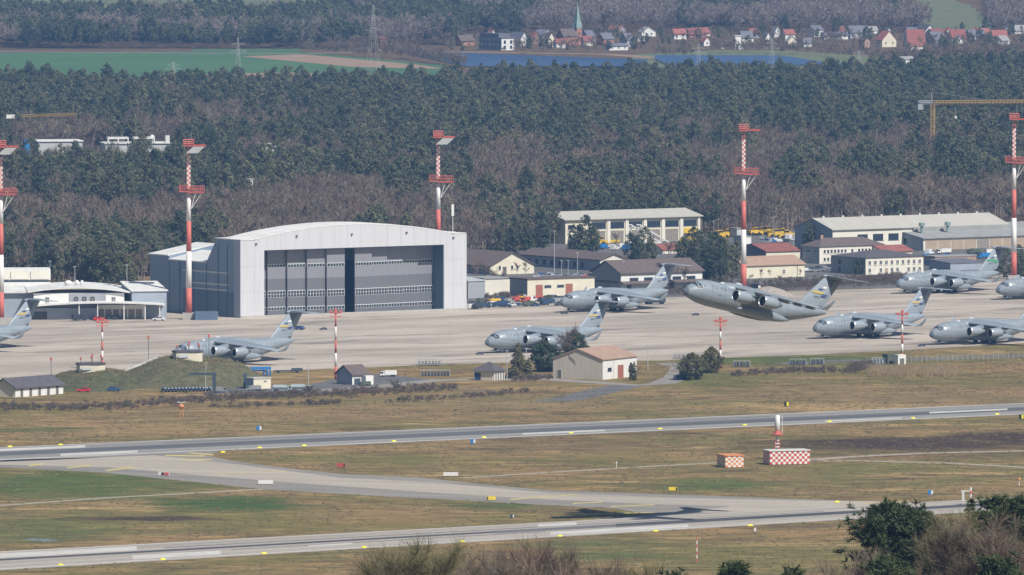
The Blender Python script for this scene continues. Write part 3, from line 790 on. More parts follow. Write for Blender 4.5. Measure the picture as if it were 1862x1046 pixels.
put_window(t, 'front', w*.66, h*.3, 1.4, 1.6, w, d, 2, 2)
b = MB(); b.tube((w*.88,-.15,0),(w*.88,-.15,h),.08,.08,6); b.build('downpipe', M['slat_door'], t)
t, w, d, h = building('red_roof_store', 'cream store with dark red roof behind the peach-roofed one', 'building', 1393, 480, 1456, 1340, 458, roof='gable_u', rise=2.6, wall='cream', rm='red_roof', side='slate')
for u in (.14, .40, .52): put_window(t, 'front', w*u, h*.25, 2.0, 1.0, w, d, 2, 1, 'dark_steel')
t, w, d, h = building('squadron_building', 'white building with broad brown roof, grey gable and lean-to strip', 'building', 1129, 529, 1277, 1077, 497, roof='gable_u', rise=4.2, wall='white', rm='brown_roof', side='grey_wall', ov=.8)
for i in range(5): put_window(t, 'front', w*(.16 + i*.175), h*.52, 4.0, 1.3, w, d, 3, 1, 'dark_steel')
b = MB(); b.prism_x([(-2.2,h*.36),(-.003,h*.47),(-.003,h*.53),(-2.2,h*.42)], -.3, w+.3); b.build('lean_to_roof', M['brown_roof'], t)
b = MB(); b.box(-.12,-.004,d*.12,d*.9,h*.42,h*.52); b.build('window_band', M['glass'], t)
for u in (.1, .38, .62, .85): put_door(t, 'front', w*u, 2.0, 2.4, w, d, 'dark_door')
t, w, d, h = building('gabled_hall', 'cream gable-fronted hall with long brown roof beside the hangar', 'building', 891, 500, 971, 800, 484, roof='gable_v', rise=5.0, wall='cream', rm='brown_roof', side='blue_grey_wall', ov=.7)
for u, k in ((.22,0),(.33,1),(.5,0),(.62,0)):
    if k: put_door(t, 'front', w*u, 1.8, 3.0, w, d, 'dark_door')
    else: put_window(t, 'front', w*u, h*.5, 1.2, 1.7, w, d, 1, 1)
for i in range(7): put_window(t, 'left', d*(.06 + i*.07), h*.3, 1.3, 1.4, w, d, 1, 1)
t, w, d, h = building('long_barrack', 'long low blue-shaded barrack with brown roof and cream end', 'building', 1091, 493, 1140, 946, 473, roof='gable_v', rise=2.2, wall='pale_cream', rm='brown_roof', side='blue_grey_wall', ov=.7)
for i in range(8): put_window(t, 'left', d*(.22 + i*.095), h*.25, 1.9, 1.9, w, d, 2, 1, 'dark_steel')
t, w, d, h = building('roof_lodge', 'narrow tan block with brown roof above the long barrack', 'building', 1029, 470, 1068, 985, 459, roof='flat', rise=1, wall='tile_orange', rm='brown_roof', side='tile_orange')
t, w, d, h = building('garage_block', 'cream flat-roofed garage with two brick-red doors behind parked vehicles', 'building', 959, 540, 1056, 927, 509, roof='flat', rise=1, wall='cream', rm='brown_roof', side='grey_wall', ov=.3)
for u in (.22, .78): put_door(t, 'front', w*u, 3.2, 4.4, w, d, 'red_door')
for u in (.38, .62): put_window(t, 'front', w*u, h*.52, 3.0, .8, w, d, 3, 1, 'dark_steel')
t, w, d, h = building('garage_wing', 'small cream wing adjoining the red-door garage', 'building', 1056, 531, 1081, 1046, 506, roof='flat', rise=1, wall='cream', rm='brown_roof', ov=.3, D=12)
t, w, d, h = building('shadowed_store', 'pale store behind bare trees right of the hangar', 'building', 880, 537, 928, 850, 508, roof='flat', rise=1, wall='pale_cream', rm='grey_roof', ov=.3, D=14)
t, w, d, h = building('steel_shed', 'grey metal shed tucked against the hangar right side', 'building', 851, 543, 882, 838, 512, roof='mono', rise=1.2, wall='steel', rm='pale_steel', ov=.3, D=18)
t, w, d, h = building('utility_shed', 'small dark shed with white edge behind the airborne aircraft', 'building', 1379, 537, 1383, 1367, 519, roof='flat', rise=1, wall='white', rm='dark_steel', side='dark_steel', ov=.15)
t, w, d, h = building('white_kiosk', 'white box kiosk beside the tall mast at the yard', 'building', 1356, 444, 1366, 1334, 431, roof='flat', rise=1, wall='white', rm='grey_roof', side='blue_grey_wall', ov=.2)
t, w, d, h = building('pitched_kiosk', 'low shed with red roof among the pines below the cream hall', 'building', 1205, 462, 1243, 1190, 455, roof='gable_u', rise=2, wall='pale_cream', rm='bright_red_roof', ov=.4, D=10)
t, w, d, h = building('rear_site_office', 'grey-white site cabin beside the yellow machines', 'building', 1340, 432, 1352, 1325, 417, roof='flat', rise=1, wall='pale_steel', rm='grey_roof', ov=.2)
t, w, d, h = building('brick_wall_store', 'low brick-red store wall left of the rightmost tall mast', 'building', 1700, 482, 1775, 1690, 468, roof='flat', rise=1, wall='tile_orange', rm='grey_roof', ov=.2, D=8)
t, w, d, h = building('blue_grey_store', 'low blue-grey shed behind the green-tailed aircraft', 'building', 1728, 492, 1790, 1715, 480, roof='mono', rise=1, wall='blue_grey_wall', rm='slate', ov=.2, D=14)

# ------------------------------------------------------------------ huts on the near side of the apron
t, w, d, h = building('white_house', 'beige gabled house with terracotta roof and red door by the service road', 'house', 1096, 691, 1157.5, 1005.5, 655, ang=R(62), roof='gable_u', rise=3.2, wall='white', rm='tile_orange', ov=.35, side='beige')
put_door(t, 'front', w*.52, w*.17, h*.66, w, d, 'red_door')
for u in (.2, .82): put_window(t, 'front', w*u, h*.42, w*.11, h*.16, w, d, 2, 1, 'dark_steel')
put_door(t, 'left', d*.87, 1.5, 2.8, w, d, 'dark_door')
b = MB(); b.box(w*.30, w*.34, -.03, -.004, .1, h-.2); b.build('downpipe', M['frame'], t)
b = MB()
for k in range(6): b.prism_x([(d*.55+k*.42-.25,h*.72+k*.32),(d*.55+k*.42,h*.72+k*.32),(d*.55+k*.42+.55,h*.98+k*.32),(d*.55+k*.42+.3,h*.98+k*.32)], -.05, -.004)
b.build('wall_grille', M['slat_door'], t)
for k in range(1, 9):
    b = MB(); b.box(-.04, -.004, d*k/9-.04, d*k/9+.04, .1, h - .1); b.build('wall_seam', M['beige'], t)
t, w, d, h = building('pump_hut', 'small cream hut with dark hip roof and green door by conifers', 'hut', 899, 692.5, 917.5, 862, 675, ang=R(60), roof='hip', rise=2.7, wall='white', rm='dark_roof', ov=.7, side='cream')
for k in range(4): put_door(t, 'front', w*(.14+.24*k), w*.12, h*.82, w, d, 'brown_roof' if False else 'dark_door')
put_door(t, 'left', d*.82, 2.4, 2.5, w, d, 'dark_blue')
put_door(t, 'left', d*.35, 3.6, 2.4, w, d, 'cream')
t, w, d, h = building('gate_house', 'white gatehouse with brown roof, arched opening and shaded grey side', 'house', 640.5, 700, 670, 615, 681, ang=R(40), roof='gable_u', rise=2.6, wall='white', rm='brown_roof', ov=.6, side='blue_grey_wall', D=8)
b = MB(); b.box(w*.12, w*.5, -.1, -.004, .05, h*.6); b.build('gate_opening', M['inside'], t)
b = MB(); b.box(w*.55, w*1.02, -2.4, -.005, .0, h*.85); b.build('porch_block', M['white'], t)
t, w, d, h = building('row_garage', 'long low garage with dark roof and row of doors at the left edge', 'garage', 28, 723, 115, -14, 706, ang=R(54), roof='gable_u', rise=2.7, wall='white', rm='dark_roof', ov=.6, side='cream')
for k in range(5): put_door(t, 'front', w*(.13+.185*k), w*.055, h*.9, w, d, 'dark_door')
t, w, d, h = building('generator_hut', 'cream flat-roofed generator hut beside the dark post', 'hut', 461, 708, 492.5, 446, 690, ang=R(38), roof='flat', rise=1, wall='cream', rm='pale_roof', ov=.15, side='blue_grey_wall')
b = MB(); b.box(w*.6,w*.75,-.12,-.004,h*.7,h*.84); b.build('vent', M['slat_door'], t)

# grass mounds with pill-box bunkers
MV = []
def mound(name, px, py, hw, dep, hz, flat, mt, skew=0.0, seed=1):
    p = G(px, py); b = MB(); n, m_ = 90, 30; a = hw / scl(p); dd = dep
    rs = []
    for j in range(m_ + 1):
        f = 1 - j / m_; ring = []
        for i in range(n):
            th = 2 * math.pi * i / n
            w_ = 1 + .10 * mnoise.noise((math.cos(th)*1.7 + seed, math.sin(th)*1.7, seed))
            x = a * f * math.cos(th) * w_ + skew * (1 - f); y = dd * f * math.sin(th) * w_
            z = hz * (1 - sstep(flat, 1.0, f)) * (1 + .22*mnoise.noise((x*.07, y*.07, seed+2))) + .8 * mnoise.noise((x*.13, y*.13, seed)) * sstep(1.0, .75, f) + .3 * mnoise.noise((x*.4, y*.4, seed)) * sstep(1.0, .9, f)
            ring.append((x, y, z - .02 if j else -.05))
        rs.append(ring)
    b.rings(rs, 0, False, True)
    o = b.build(name, mt, None, True); o.location = p; o['kind'] = 'structure'
    MV.extend(Vector(v) + p for v in b.v if v[2] > .3)
    return p
p1 = mound('grass_mound', 168, 697, 118, 44, 3.6, .3, M['mound_green'], 2, 3)
p2 = mound('grass_mound', 340, 690, 158, 56, 6.4, .33, M['mound'], 4, 7)
def bunker(px, py, base, zb, label, wpx):
    q = at(px, py, base.y); q.z = zb
    t = thing('bunker', label, 'bunker', q, R(20), 'bunkers on the mounds')
    k = wpx / scl(q) / 2
    pr = [(-k,-k*.55),(k*.35,-k*.85),(k,-k*.3),(k*.95,k*.5),(0,k*.9),(-k*.95,k*.45)]
    h = 2.9
    MB().prism_z(pr, -.6, h).build('wall', M['cream'], t)
    MB().prism_z([(x*1.06, y*1.06) for x, y in pr], h+.01, h+.55).build('roof', M['dark_roof'], t)
    b = MB(); b.box(-k*.92, -k*.2, -k*.76, -k*.70, h*.45, h*.8, 0)
    o = b.build('embrasure', M['pale_steel'], t); 
    for i, (u, v) in enumerate(((-.85,-.3),(-.1,-.5),(.2,.2),(.8,-.2),(.9,.35))):
        b = MB(); hh = 1.6 + .5 * (i % 3); b.tube((k*u,k*v,h+.5),(k*u,k*v,h+hh),.09,.09,6,0); b.lathe_z([(h+hh,.1),(h+hh+.1,.32),(h+hh+.8,.32),(h+hh+.9,.1)],k*u,k*v,8,1)
        b.build('lamp_post', [M['dark_steel'], M['mast_red']], t)
    return t
bunker(165, 680, p1, 3.2, 'cream bunker with dark roof on the green mound near the parked red car', 50)
bunker(341, 655, p2, 6.0, 'cream bunker with dark roof on the taller mound hiding an aircraft nose', 52)
st = thing('stairway', 'concrete stairway with rails up the left flank of the taller mound', 'stairs', G(262, 687), R(20))
for k in range(10):
    b = MB(); b.box(-9 + k*1.35, -7.5 + k*1.35, -1.0, 1.0, .0 + k*.5, .7 + k*.5); b.build('step', M['concrete'], st)
for y in (-1.1, 1.1):
    b = MB(); b.tube((-9,y,1.5),(4.5,y,6.5),.1,.1,5); b.build('handrail', M['pale_steel'], st)
for px, py, lab in ((93, 676, 'thin pole with dark red lamp left of the green mound'), (270, 655, 'thin pole with dark red lamp beside the mound stairway'), (380, 652, 'thin pole with dark red lamp right of the taller bunker')):
    q = G(px, py+14); t = thing('lamp_pole', lab, 'lamp', q); t.location.z = 2.5 if px < 100 else 6
    MB().tube((0,0,-3),(0,0,3.6),.09,.09,6).build('pole', M['dark_steel'], t); MB().lathe_z([(3.6,.1),(3.7,.36),(4.6,.36),(4.7,.1)],n=8).build('lamp', M['mast_red'], t)

# ------------------------------------------------------------------ cargo aircraft
FS = [(0,3.55,.06,.06),(.35,3.6,.62,.62),(1.0,3.72,1.20,1.2),(2.0,3.92,1.85,1.85),(3.2,4.16,2.40,2.42),(4.6,4.34,2.88,2.90),(6.3,4.44,3.22,3.24),(8.5,4.47,3.42,3.42),(14,4.47,3.43,3.43),(22,4.47,3.43,3.43),(29,4.47,3.43,3.43),
      (32,4.68,3.38,3.24),(35,5.02,3.22,2.92),(38,5.42,2.90,2.50),(41,5.83,2.42,2.02),(44,6.22,1.75,1.50),(46.4,6.5,1.10,1.0),(48.2,6.7,.45,.5),(48.9,6.78,.08,.1)]
def fus_at(x):
    for a, b_ in zip(FS, FS[1:]):
        if a[0] <= x <= b_[0]:
            k = (x - a[0]) / (b_[0] - a[0]); return [a[i] + (b_[i] - a[i]) * k for i in range(4)]
    return FS[-1]
AF = [(0,0),(.04,.42),(.15,.82),(.35,1.0),(.6,.80),(.82,.42),(1,.03),(.82,-.25),(.6,-.5),(.35,-.62),(.15,-.55),(.04,-.3)]
def surf(secs, vert=False, m=0):         # secs: (x_le, span coordinate, height, chord, thickness)
    b = MB(); rs = []
    for xl, s_, z, ch, th in secs:
        if vert: rs.append([(xl + f*ch, g_*th*.5 if g_ >= 0 else g_*th*.8, s_) for f, g_ in AF])
        else: rs.append([(xl + f*ch, s_, z + g_*th*.55) for f, g_ in AF])
    b.rings(rs, m); return b
def text_mesh(body, size, name):
    cu = bpy.data.curves.new('lettering', 'FONT'); cu.body = body; cu.size = size; cu.resolution_u = 1; cu.space_character = 1.1
    o = bpy.data.objects.new('lettering', cu); col.objects.link(o)
    dg = bpy.context.evaluated_depsgraph_get(); dg.update()
    me = bpy.data.meshes.new_from_object(o.evaluated_get(dg)); bpy.data.objects.remove(o); bpy.data.curves.remove(cu)
    me.name = name; return me
def wrap_text(me, x0, z0, off=.03):
    for v in me.vertices:
        x = x0 + v.co.x; z = z0 + v.co.y; f = fus_at(x); s = max(-.98, min(.98, (z - f[1]) / f[3]))
        v.co = (x, -f[2] * math.sqrt(1 - s*s) - off, z)
    me.update()
letter = text_mesh('U.S. AIR FORCE', 1.35, 'lettering'); wrap_text(letter, 7.0, 5.75); letter.materials.append(M['lettering'])
tail_no = text_mesh('AMC', 1.0, 'tail_code')
for v in tail_no.vertices: v.co = (43.4 + v.co.x, -.42, 10.0 + v.co.y)
tail_no.materials.append(M['lettering'])
PM = {}
def pm(key, mk):
    if key not in PM: PM[key] = mk()
    return PM[key]
def fin_x(z, f): le = 38.6 + (z-7.3)/8.9*7.9; te = 47.2 + (z-7.3)/8.9*5.0; return le + (te-le)*f
def fin_y(z, f): k = (z-7.3)/8.9; return (.62*(1-k) + .30*k) * (.5 if True else 1) * (1 - (f-.35)**2*1.6) + .05
def fin_patch(z0, z1, f0, f1, key):
    b = MB()
    for s in (-1, 1):
        n = 5; pts0 = [f0 + (f1-f0)*i/n for i in range(n+1)]
        for i in range(n):
            q = [(fin_x(z, f), s*(fin_y(z, f)+.10), z) for z, f in ((z0,pts0[i]),(z0,pts0[i+1]),(z1,pts0[i+1]),(z1,pts0[i]))]
            b.poly(q if s < 0 else q[::-1])
    return b.mesh('band', M[key])
def aircraft(name, label, loc, rz, pitch=0.0, gear=True, band='yellow', airborne=False):
    t = thing(name, label, 'aircraft', loc, rz, 'grey cargo aircraft'); t.rotation_euler = (0, pitch, rz)
    def fus():
        b = MB(); n = 28
        b.rings([[(x, w*math.cos(2*math.pi*i/n), zc + h*math.sin(2*math.pi*i/n)) for i in range(n)] for x, zc, w, h in FS])
        return b.mesh('fuselage', M['plane_grey'], True)
    fu = link('fuselage', pm('fus', fus), t)
    link('lettering', letter, fu)
    def dome():
        b = MB(); n = 28; sub = [(x, zc, w*1.004, h*1.004) for x, zc, w, h in FS[:3]]
        b.rings([[(x-.02, w*math.cos(2*math.pi*i/n), zc + h*math.sin(2*math.pi*i/n)) for i in range(n)] for x, zc, w, h in sub], 0, True, False)
        return b.mesh('radome', M['plane_dark'], True)
    link('radome', pm('dome', dome), fu)
    for s in (0, 1, 2, 3):                # cockpit panes
        def cw(s=s):
            b = MB()
            for sg in (-1, 1):
                vs = []
                for x in (2.15 + s*.22, 3.25 + s*.35):
                    f = fus_at(x)
                    for a in (R(3 + s*17), R(18 + s*17)): vs.append((x, sg*(f[2]+.05)*math.sin(a), f[1] + (f[3]+.05)*math.cos(a)))
                q = [vs[0], vs[1], vs[3], vs[2]]
                b.poly(q if sg > 0 else q[::-1])
            return b.mesh('cockpit_pane', M['glass'])
        link('cockpit_pane', pm(('cw', s), cw), fu)
    def side_pane():
        b = MB()
        for sg in (-1, 1):
            vs = []
            for x, zz in ((3.9, 5.45), (5.0, 5.55), (5.0, 6.2), (4.1, 6.15)):
                f = fus_at(x); sn = (zz - f[1]) / f[3]; vs.append((x, sg*(f[2]*math.sqrt(max(.02, 1-sn*sn)) + .03), zz))
            b.poly(vs if sg < 0 else vs[::-1])
        return b.mesh('side_window', M['glass'])
    link('side_window', pm('sidew', side_pane), fu)
    def door():
        b = MB(); vs = []
        for x, zz in ((9.2,2.3),(10.3,2.3),(10.3,4.3),(9.2,4.3)):
            f = fus_at(x); sn = (zz - f[1]) / f[3]; vs.append((x, -(f[2]*math.sqrt(1-sn*sn) + .025), zz))
        b.poly(vs); return b.mesh('crew_door', M['plane_dark'])
    link('crew_door', pm('door', door), fu)
    def seam():
        b = MB(); n = 28
        for x in (7.2, 11.5, 15.2, 19.6, 24, 27.5, 30.5, 33.2, 36, 39.5):
            f = fus_at(x); g2 = fus_at(x + .09)
            b.rings([[(x+.09*k, (ff[2]+.012)*math.cos(2*math.pi*i/n), ff[1] + (ff[3]+.012)*math.sin(2*math.pi*i/n)) for i in range(n)] for k, ff in ((0, f), (1, g2))], 0, False, False)
        return b.mesh('panel_seam', M['plane_dark'])
    link('panel_seam', pm('seam', seam), fu)
    def spons(s):
        b = MB(); n = 14
        b.rings([[(x, s*(2.75 + yy*(1.0 if math.cos(2*math.pi*i/n) > 0 else .3)*max(0, math.cos(2*math.pi*i/n))) if math.cos(2*math.pi*i/n) > 0 else s*2.6, 2.15 + hh*math.sin(2*math.pi*i/n)) for i in range(n)]
                 for x, yy, hh in ((16.5,.05,.1),(18,.8,.75),(20.5,1.3,1.2),(25,1.45,1.35),(29,1.35,1.25),(32,.9,.8),(34.5,.05,.15))])
        return b.mesh('sponson', M['plane_grey'], True)
    for s in (-1, 1): link('sponson', pm(('sp', s), lambda: spons(s)), fu)
    def blist():
        b = MB()
        b.lathe_x([(11.6,.1),(12.2,.5),(13.4,.55),(14.4,.1)], 0, 7.75, 10); b.lathe_x([(17,.1),(17.6,.3),(18.6,.3),(19.2,.1)], 0, 8.75, 8)
        return b.mesh('roof_fairing', M['plane_pale'], True)
    link('roof_fairing', pm('blist', blist), fu)
    def wing(s):
        return surf([(13.6,0,7.35,13.2,2.0),(15.0,s*3.2,7.25,11.9,1.75),(18.0,s*9.5,6.7,9.2,1.25),(21.2,s*15.8,6.0,6.7,.95),(25.6,s*24.6,4.9,3.7,.5)]).mesh('wing', M['plane_grey'], True)
    def fairing():
        b = MB(); n = 20
        b.rings([[(x, w*math.cos(math.pi*i/(n-1)), 6.6 + h*math.sin(math.pi*i/(n-1))) for i in range(n)] for x, w, h in ((11.5,.1,.6),(13,2.2,1.6),(16,3.2,2.05),(24,3.2,2.0),(29,2.4,1.6),(33,.2,1.1))])
        return b.mesh('wing_fairing', M['plane_grey'], True)
    link('wing_fairing', pm('wf', fairing), fu)
    for s in (-1, 1):
        w_ = link('wing', pm(('wing', s), lambda: wing(s)), t)
        def wl():
            b = MB(); rs = []
            for xl, dy, z, ch, th in ((26.4,0,4.85,2.7,.36),(28.2,.7,6.2,1.6,.2),(29.6,1.1,7.6,.8,.12)):
                rs.append([(xl + f*ch, s*(24.6 + dy + g_*th*.5), z) for f, g_ in AF])
            b.rings(rs); return b.mesh('winglet', M['plane_grey'])
        link('winglet', pm(('wl', s), wl), w_)
        def fl():
            b = MB()
            for y, x, z in ((6,26.3,6.3),(10.5,26.2,5.9),(15.5,26.6,5.4),(20,27.2,4.9)):
                b.lathe_x([(x-2.4,.06),(x-1.4,.32),(x+.6,.34),(x+1.9,.06)], s*y, z, 8)
            return b.mesh('flap_track_fairing', M['plane_grey'], True)
        link('flap_track_fairing', pm(('fl', s), fl), w_)
        for y, x0, ez in ((7.7, 11.3, 4.75), (13.9, 15.5, 4.35)):
            def nac():
                b = MB(); b.lathe_x([(x0+1.0,1.30),(x0+.1,1.36),(x0,1.43),(x0+.1,1.52),(x0+.9,1.62),(x0+2.6,1.62),(x0+4.2,1.38),(x0+5.2,1.12),(x0+5.3,.85),(x0+6.3,.6),(x0+6.9,.15)], s*y, ez, 20, 0, False, True)
                return b.mesh('engine', M['nacelle'], True)
            e = link('engine', pm(('nac', s, y), nac), t)
            def ring():
                b = MB(); b.lathe_x([(x0+.25,1.345),(x0+.05,1.37),(x0-.02,1.44),(x0+.1,1.54),(x0+.3,1.58)], s*y, ez, 20, 0, False, False)
                return b.mesh('intake_ring', M['metal_ring'], True)
            link('intake_ring', pm(('ring', s, y), ring), e)
            def fan():
                b = MB(); b.lathe_x([(x0+.30,1.33),(x0+.8,1.30),(x0+.82,.42)], s*y, ez, 20, 0, False, False); b.lathe_x([(x0+.5,.05),(x0+.8,.42)], s*y, ez, 12, 0)
                return b.mesh('fan', M['fan'])
            link('fan', pm(('fan', s, y), fan), e)
            def pyl():
                b = MB(); b.prism_y([(x0+1.8,ez+1.4),(x0+7.2,ez+.85),(x0+9.0,ez+1.6),(x0+5.6,ez+2.2),(x0+3.6,ez+2.0)], s*y-.22, s*y+.22); return b.mesh('pylon', M['plane_grey'])
            link('pylon', pm(('pyl', s, y), pyl), e)
    def fin():
        return surf([(37.0,7.1,0,10.2,.75),(38.6,7.6,0,8.7,.66),(46.4,16.2,0,5.8,.36)], True).mesh('fin', M['plane_grey'], True)
    fi = link('fin', pm('fin', fin), t)
    def rudder(): 
        b = MB()
        for s in (-1, 1):
            q = [(fin_x(z, f), s*(fin_y(z, f)*.55+.09), z) for z, f in ((8.2,.74),(8.2,.985),(15.6,.985),(15.6,.66))]
            b.poly(q if s < 0 else q[::-1])
        return b.mesh('rudder', M['plane_grey'])
    link('rudder', pm('rud', rudder), fi)
    bk = {'yellow': 'band_yellow', 'green': 'band_green', 'blue': 'plane_pale'}[band]
    link('tail_band', pm(('band', band), lambda: fin_patch(11.3, 11.95, .06, .56, bk)), fi)
    link('tail_stripe', pm(('str', band), lambda: fin_patch(10.6, 11.4, .55, .80, 'band_blue' if band != 'green' else 'band_green')), fi)
    link('tail_emblem', pm('emb', lambda: fin_patch(12.9, 13.5, .34, .52, 'white')), fi)
    link('tail_flag', pm('flg', lambda: fin_patch(12.35, 12.75, .2, .42, 'band_blue')), fi)
    link('tail_code', tail_no, fi)
    def bullet():
        b = MB(); b.lathe_x([(45.6,.08),(46.4,.45),(48.5,.55),(51.5,.42),(53.2,.06)], 0, 16.3, 12); return b.mesh('tail_bullet', M['plane_grey'], True)
    link('tail_bullet', pm('bul', bullet), fi)
    for s in (-1, 1):
        def tp(): return surf([(46.3,0,16.4,6.2,.55),(51.3,s*9.9,16.1,2.6,.26)]).mesh('tailplane', M['plane_grey'], True)
        link('tailplane', pm(('tp', s), tp), t)
    if gear:
        def wheel(x, y, r, wd):
            def mk():
                b = MB(); n = 14
                b.rings([[(x + rr*math.cos(2*math.pi*i/n), y + dy, r + rr*math.sin(2*math.pi*i/n)) for i in range(n)] for dy, rr in ((-wd,r*.75),(-wd*.7,r),(wd*.7,r),(wd,r*.75))])
                return b.mesh('wheel', M['tyre'], True)
            return link('wheel', pm(('wh', x, y), mk), t)
        for y in (-.4, .4): wheel(5.6, y, .52, .2)
        for x in (22.3, 25.4):
            for y in (-3.6, -2.7, 2.7, 3.6): wheel(x, y, .62, .26)
        def strut():
            b = MB(); b.tube((5.6,0,.5),(5.3,0,2.2),.16,.2,8); b.box(5.5,5.7,-.3,.3,.45,.6)
            for y in (-3.1, 3.1):
                b.tube((22.3,y,.6),(22.3,y,1.6),.2,.2,8); b.tube((25.4,y,.6),(25.4,y,1.6),.2,.2,8)
            return b.mesh('gear_strut', M['pale_steel'])
        link('gear_strut', pm('strut', strut), t)
        def gdoor():
            b = MB(); b.box(4.2,7.0,-.95,-.88,.75,1.6); b.box(4.2,7.0,.88,.95,.75,1.6); return b.mesh('gear_door', M['plane_grey'])
        link('gear_door', pm('gd', gdoor), t)
    return t
PL = [(-163, 640, 'grey cargo aircraft with only its tail in view at left edge', 'yellow', HEAD),
      (313, 664, 'grey parked cargo aircraft with yellow tail stripe, nose hidden by bunker mound', 'yellow', HEAD),
      (882, 643, 'grey parked cargo aircraft standing behind the beige gabled house', 'yellow', HEAD),
      (1017, 569, 'grey parked cargo aircraft before the brown-roofed squadron building', 'blue', HEAD),
      (1478, 617, 'grey parked cargo aircraft with sun glint on nose, behind slim red-white mast', 'yellow', HEAD),
      (1690, 628, 'grey parked cargo aircraft with open crew door, nearest the right edge', 'yellow', HEAD),
      (1629, 535, 'grey parked cargo aircraft with green tail stripe', 'green', HEAD),
      (1811, 546, 'grey cargo aircraft cut by right edge, below the tallest right mast', 'yellow', HEAD)]
for nx_, gy, lab, bd, hd in PL: aircraft('cargo_aircraft', lab, G(nx_, gy), hd, 0, True, bd)
FH, FP = R(37.5), R(12.5)
rot = Euler((0, FP, FH)).to_matrix()
nose = at(1242.5, 529, 2738)
aircraft('cargo_aircraft', 'grey cargo aircraft climbing in flight above the taxiway', nose - rot @ Vector((0, 0, 3.55)), FH, FP, False, 'yellow', True)
# ------------------------------------------------------------------ tall apron masts
def ringz(b, z0, z1, r0, r1, n, m): b.tube((0,0,z0),(0,0,z1),r0,r1,n,m)
def big_mast(px, py, label, hpx):
    p = G(px, py); Ht = hpx / scl(p); t = thing('apron_mast', label, 'mast', p, R(0), 'tall red and white apron masts')
    k = Ht / 64.0
    MB().box(-2.2,2.2,-2.2,2.2,0,2.4*k).build('base_block', M['concrete'], t)
    zb = [2.4*k, 11.2*k, 24.2*k, 35*k, 45.2*k]
    for i in range(4):
        r0, r1 = 1.16 - .10*i, 1.06 - .10*i
        b = MB(); ringz(b, zb[i], zb[i+1], r0, r1, 14, 0); b.build('pole_section', M['mast_red' if i % 2 == 0 else 'mast_white'], t, True)
    b = MB(); n = 14; zz = 46.5*k; step = (58.2*k - zz) / n; hw = .64
    for j in range(n):
        for q, (sx_, sy_) in enumerate(((-1,-1),(1,-1),(1,1),(-1,1))):
            x0, x1 = (0, sx_*hw) if sx_ > 0 else (sx_*hw, 0); y0, y1 = (0, sy_*hw) if sy_ > 0 else (sy_*hw, 0)
            b.box(x0, x1, y0, y1, zz + j*step, zz + (j+1)*step, (j + q) % 2)
    b.build('checkered_section', [M['mast_white'], M['mast_red']], t)
    b = MB()
    for j in range(4):
        z = 58.3*k + j*.8*k
        for sx_, sy_ in ((-.6,-.6),(.6,-.6),(.6,.6),(-.6,.6)): b.tube((sx_,sy_,z),(-sx_ if j % 2 else sx_,sy_,z+.8*k),.13,.13,5)
    b.build('lattice_neck', M['mast_red'], t)
    z = 45.3*k                            # middle gallery
    b = MB(); b.box(-3.4,-.0,-2.0,2.0,z,z+.28,0); b.box(.02,5.6,-2.0,2.0,z-.3,z-.02,1); b.build('gallery_deck', [M['mast_red'], M['red']], t)
    b = MB()
    for x0, x1, zo in ((-3.4,-.1,.28),(.1,5.6,-.02)):
        for y in (-2.0, 2.0):
            for zz in (1.05, 2.1): b.tube((x0,y,z+zo+zz),(x1,y,z+zo+zz),.06,.06,5)
        m_ = 8; 
        for i in range(m_ + 1):
            x = x0 + (x1-x0)*i/m_
            for y in (-2.0, 2.0): b.tube((x,y,z+zo),(x,y,z+zo+2.1),.06,.06,5)
        for zz in (1.05, 2.1):
            for x in (x0, x1): b.tube((x,-2,z+zo+zz),(x,2,z+zo+zz),.06,.06,5)
    b.build('gallery_railing', M['mast_red'], t)
    b = MB()
    for x in (2.5, 4.8): b.tube((.9,-1,z-6*k),(x,-1.4,z-.3),.12,.12,5); b.tube((.9,1,z-6*k),(x,1.4,z-.3),.12,.12,5)
    b.build('gallery_brace', M['mast_white'], t)
    z = 61.5*k                            # lamp head
    b = MB(); b.box(-1.8,1.8,-1.8,1.8,z,z+.3); 
    for x in (-1.8, 0, 1.8):
        for y in (-1.8, 1.8): b.tube((x,y,z+.3),(x,y,z+2.4),.1,.1,5)
    for zz in (.9, 1.6, 2.4):
        for y in (-1.8, 1.8): b.tube((-1.8,y,z+zz),(1.8,y,z+zz),.13,.13,5)
        for x in (-1.8, 1.8): b.tube((x,-1.8,z+zz),(x,1.8,z+zz),.13,.13,5)
    b.box(-1.2,1.2,-1.2,1.2,z+.31,z+1.2); b.build('lamp_cage', M['mast_red'], t)
    b = MB(); b.box(1.85,6.2,-2.2,-1.9,z+.1,z+.5); b.box(1.85,6.2,1.9,2.2,z+.1,z+.5); b.box(5.9,6.2,-1.9,1.9,z+.1,z+.5); b.build('lamp_boom', M['red'], t)
    b = MB(); b.add([(-.9,-3.6,z-2.4),(3.4,-3.6,z-2.4),(6.0,-2.0,z+.05),(1.9,-2.0,z+.05),(-.9,-3.4,z-2.4),(3.4,-3.4,z-2.4),(6.0,-1.8,z+.05),(1.9,-1.8,z+.05)], [(0,1,2,3),(7,6,5,4),(0,4,5,1),(1,5,6,2),(2,6,7,3),(3,7,4,0)])
    if px < 1000: b.build('lamp_panel', M['grey_roof'], t)
    b = MB(); b.tube((1.0,0,z+2.4),(1.0,0,z+5.5),.05,.05,4); b.build('lightning_rod', M['steel'], t)
big_mast(2, 590, 'red and white mast cut by left edge, by the terminal', 335)
big_mast(343.5, 581, 'red and white mast standing before the hangar left wall', 328)
big_mast(797, 553, 'red and white mast rising behind the hangar roof', 315)
big_mast(1352, 534, 'red and white mast behind the airborne aircraft', 308)
big_mast(1843.5, 512, 'red and white mast near the right edge', 306)
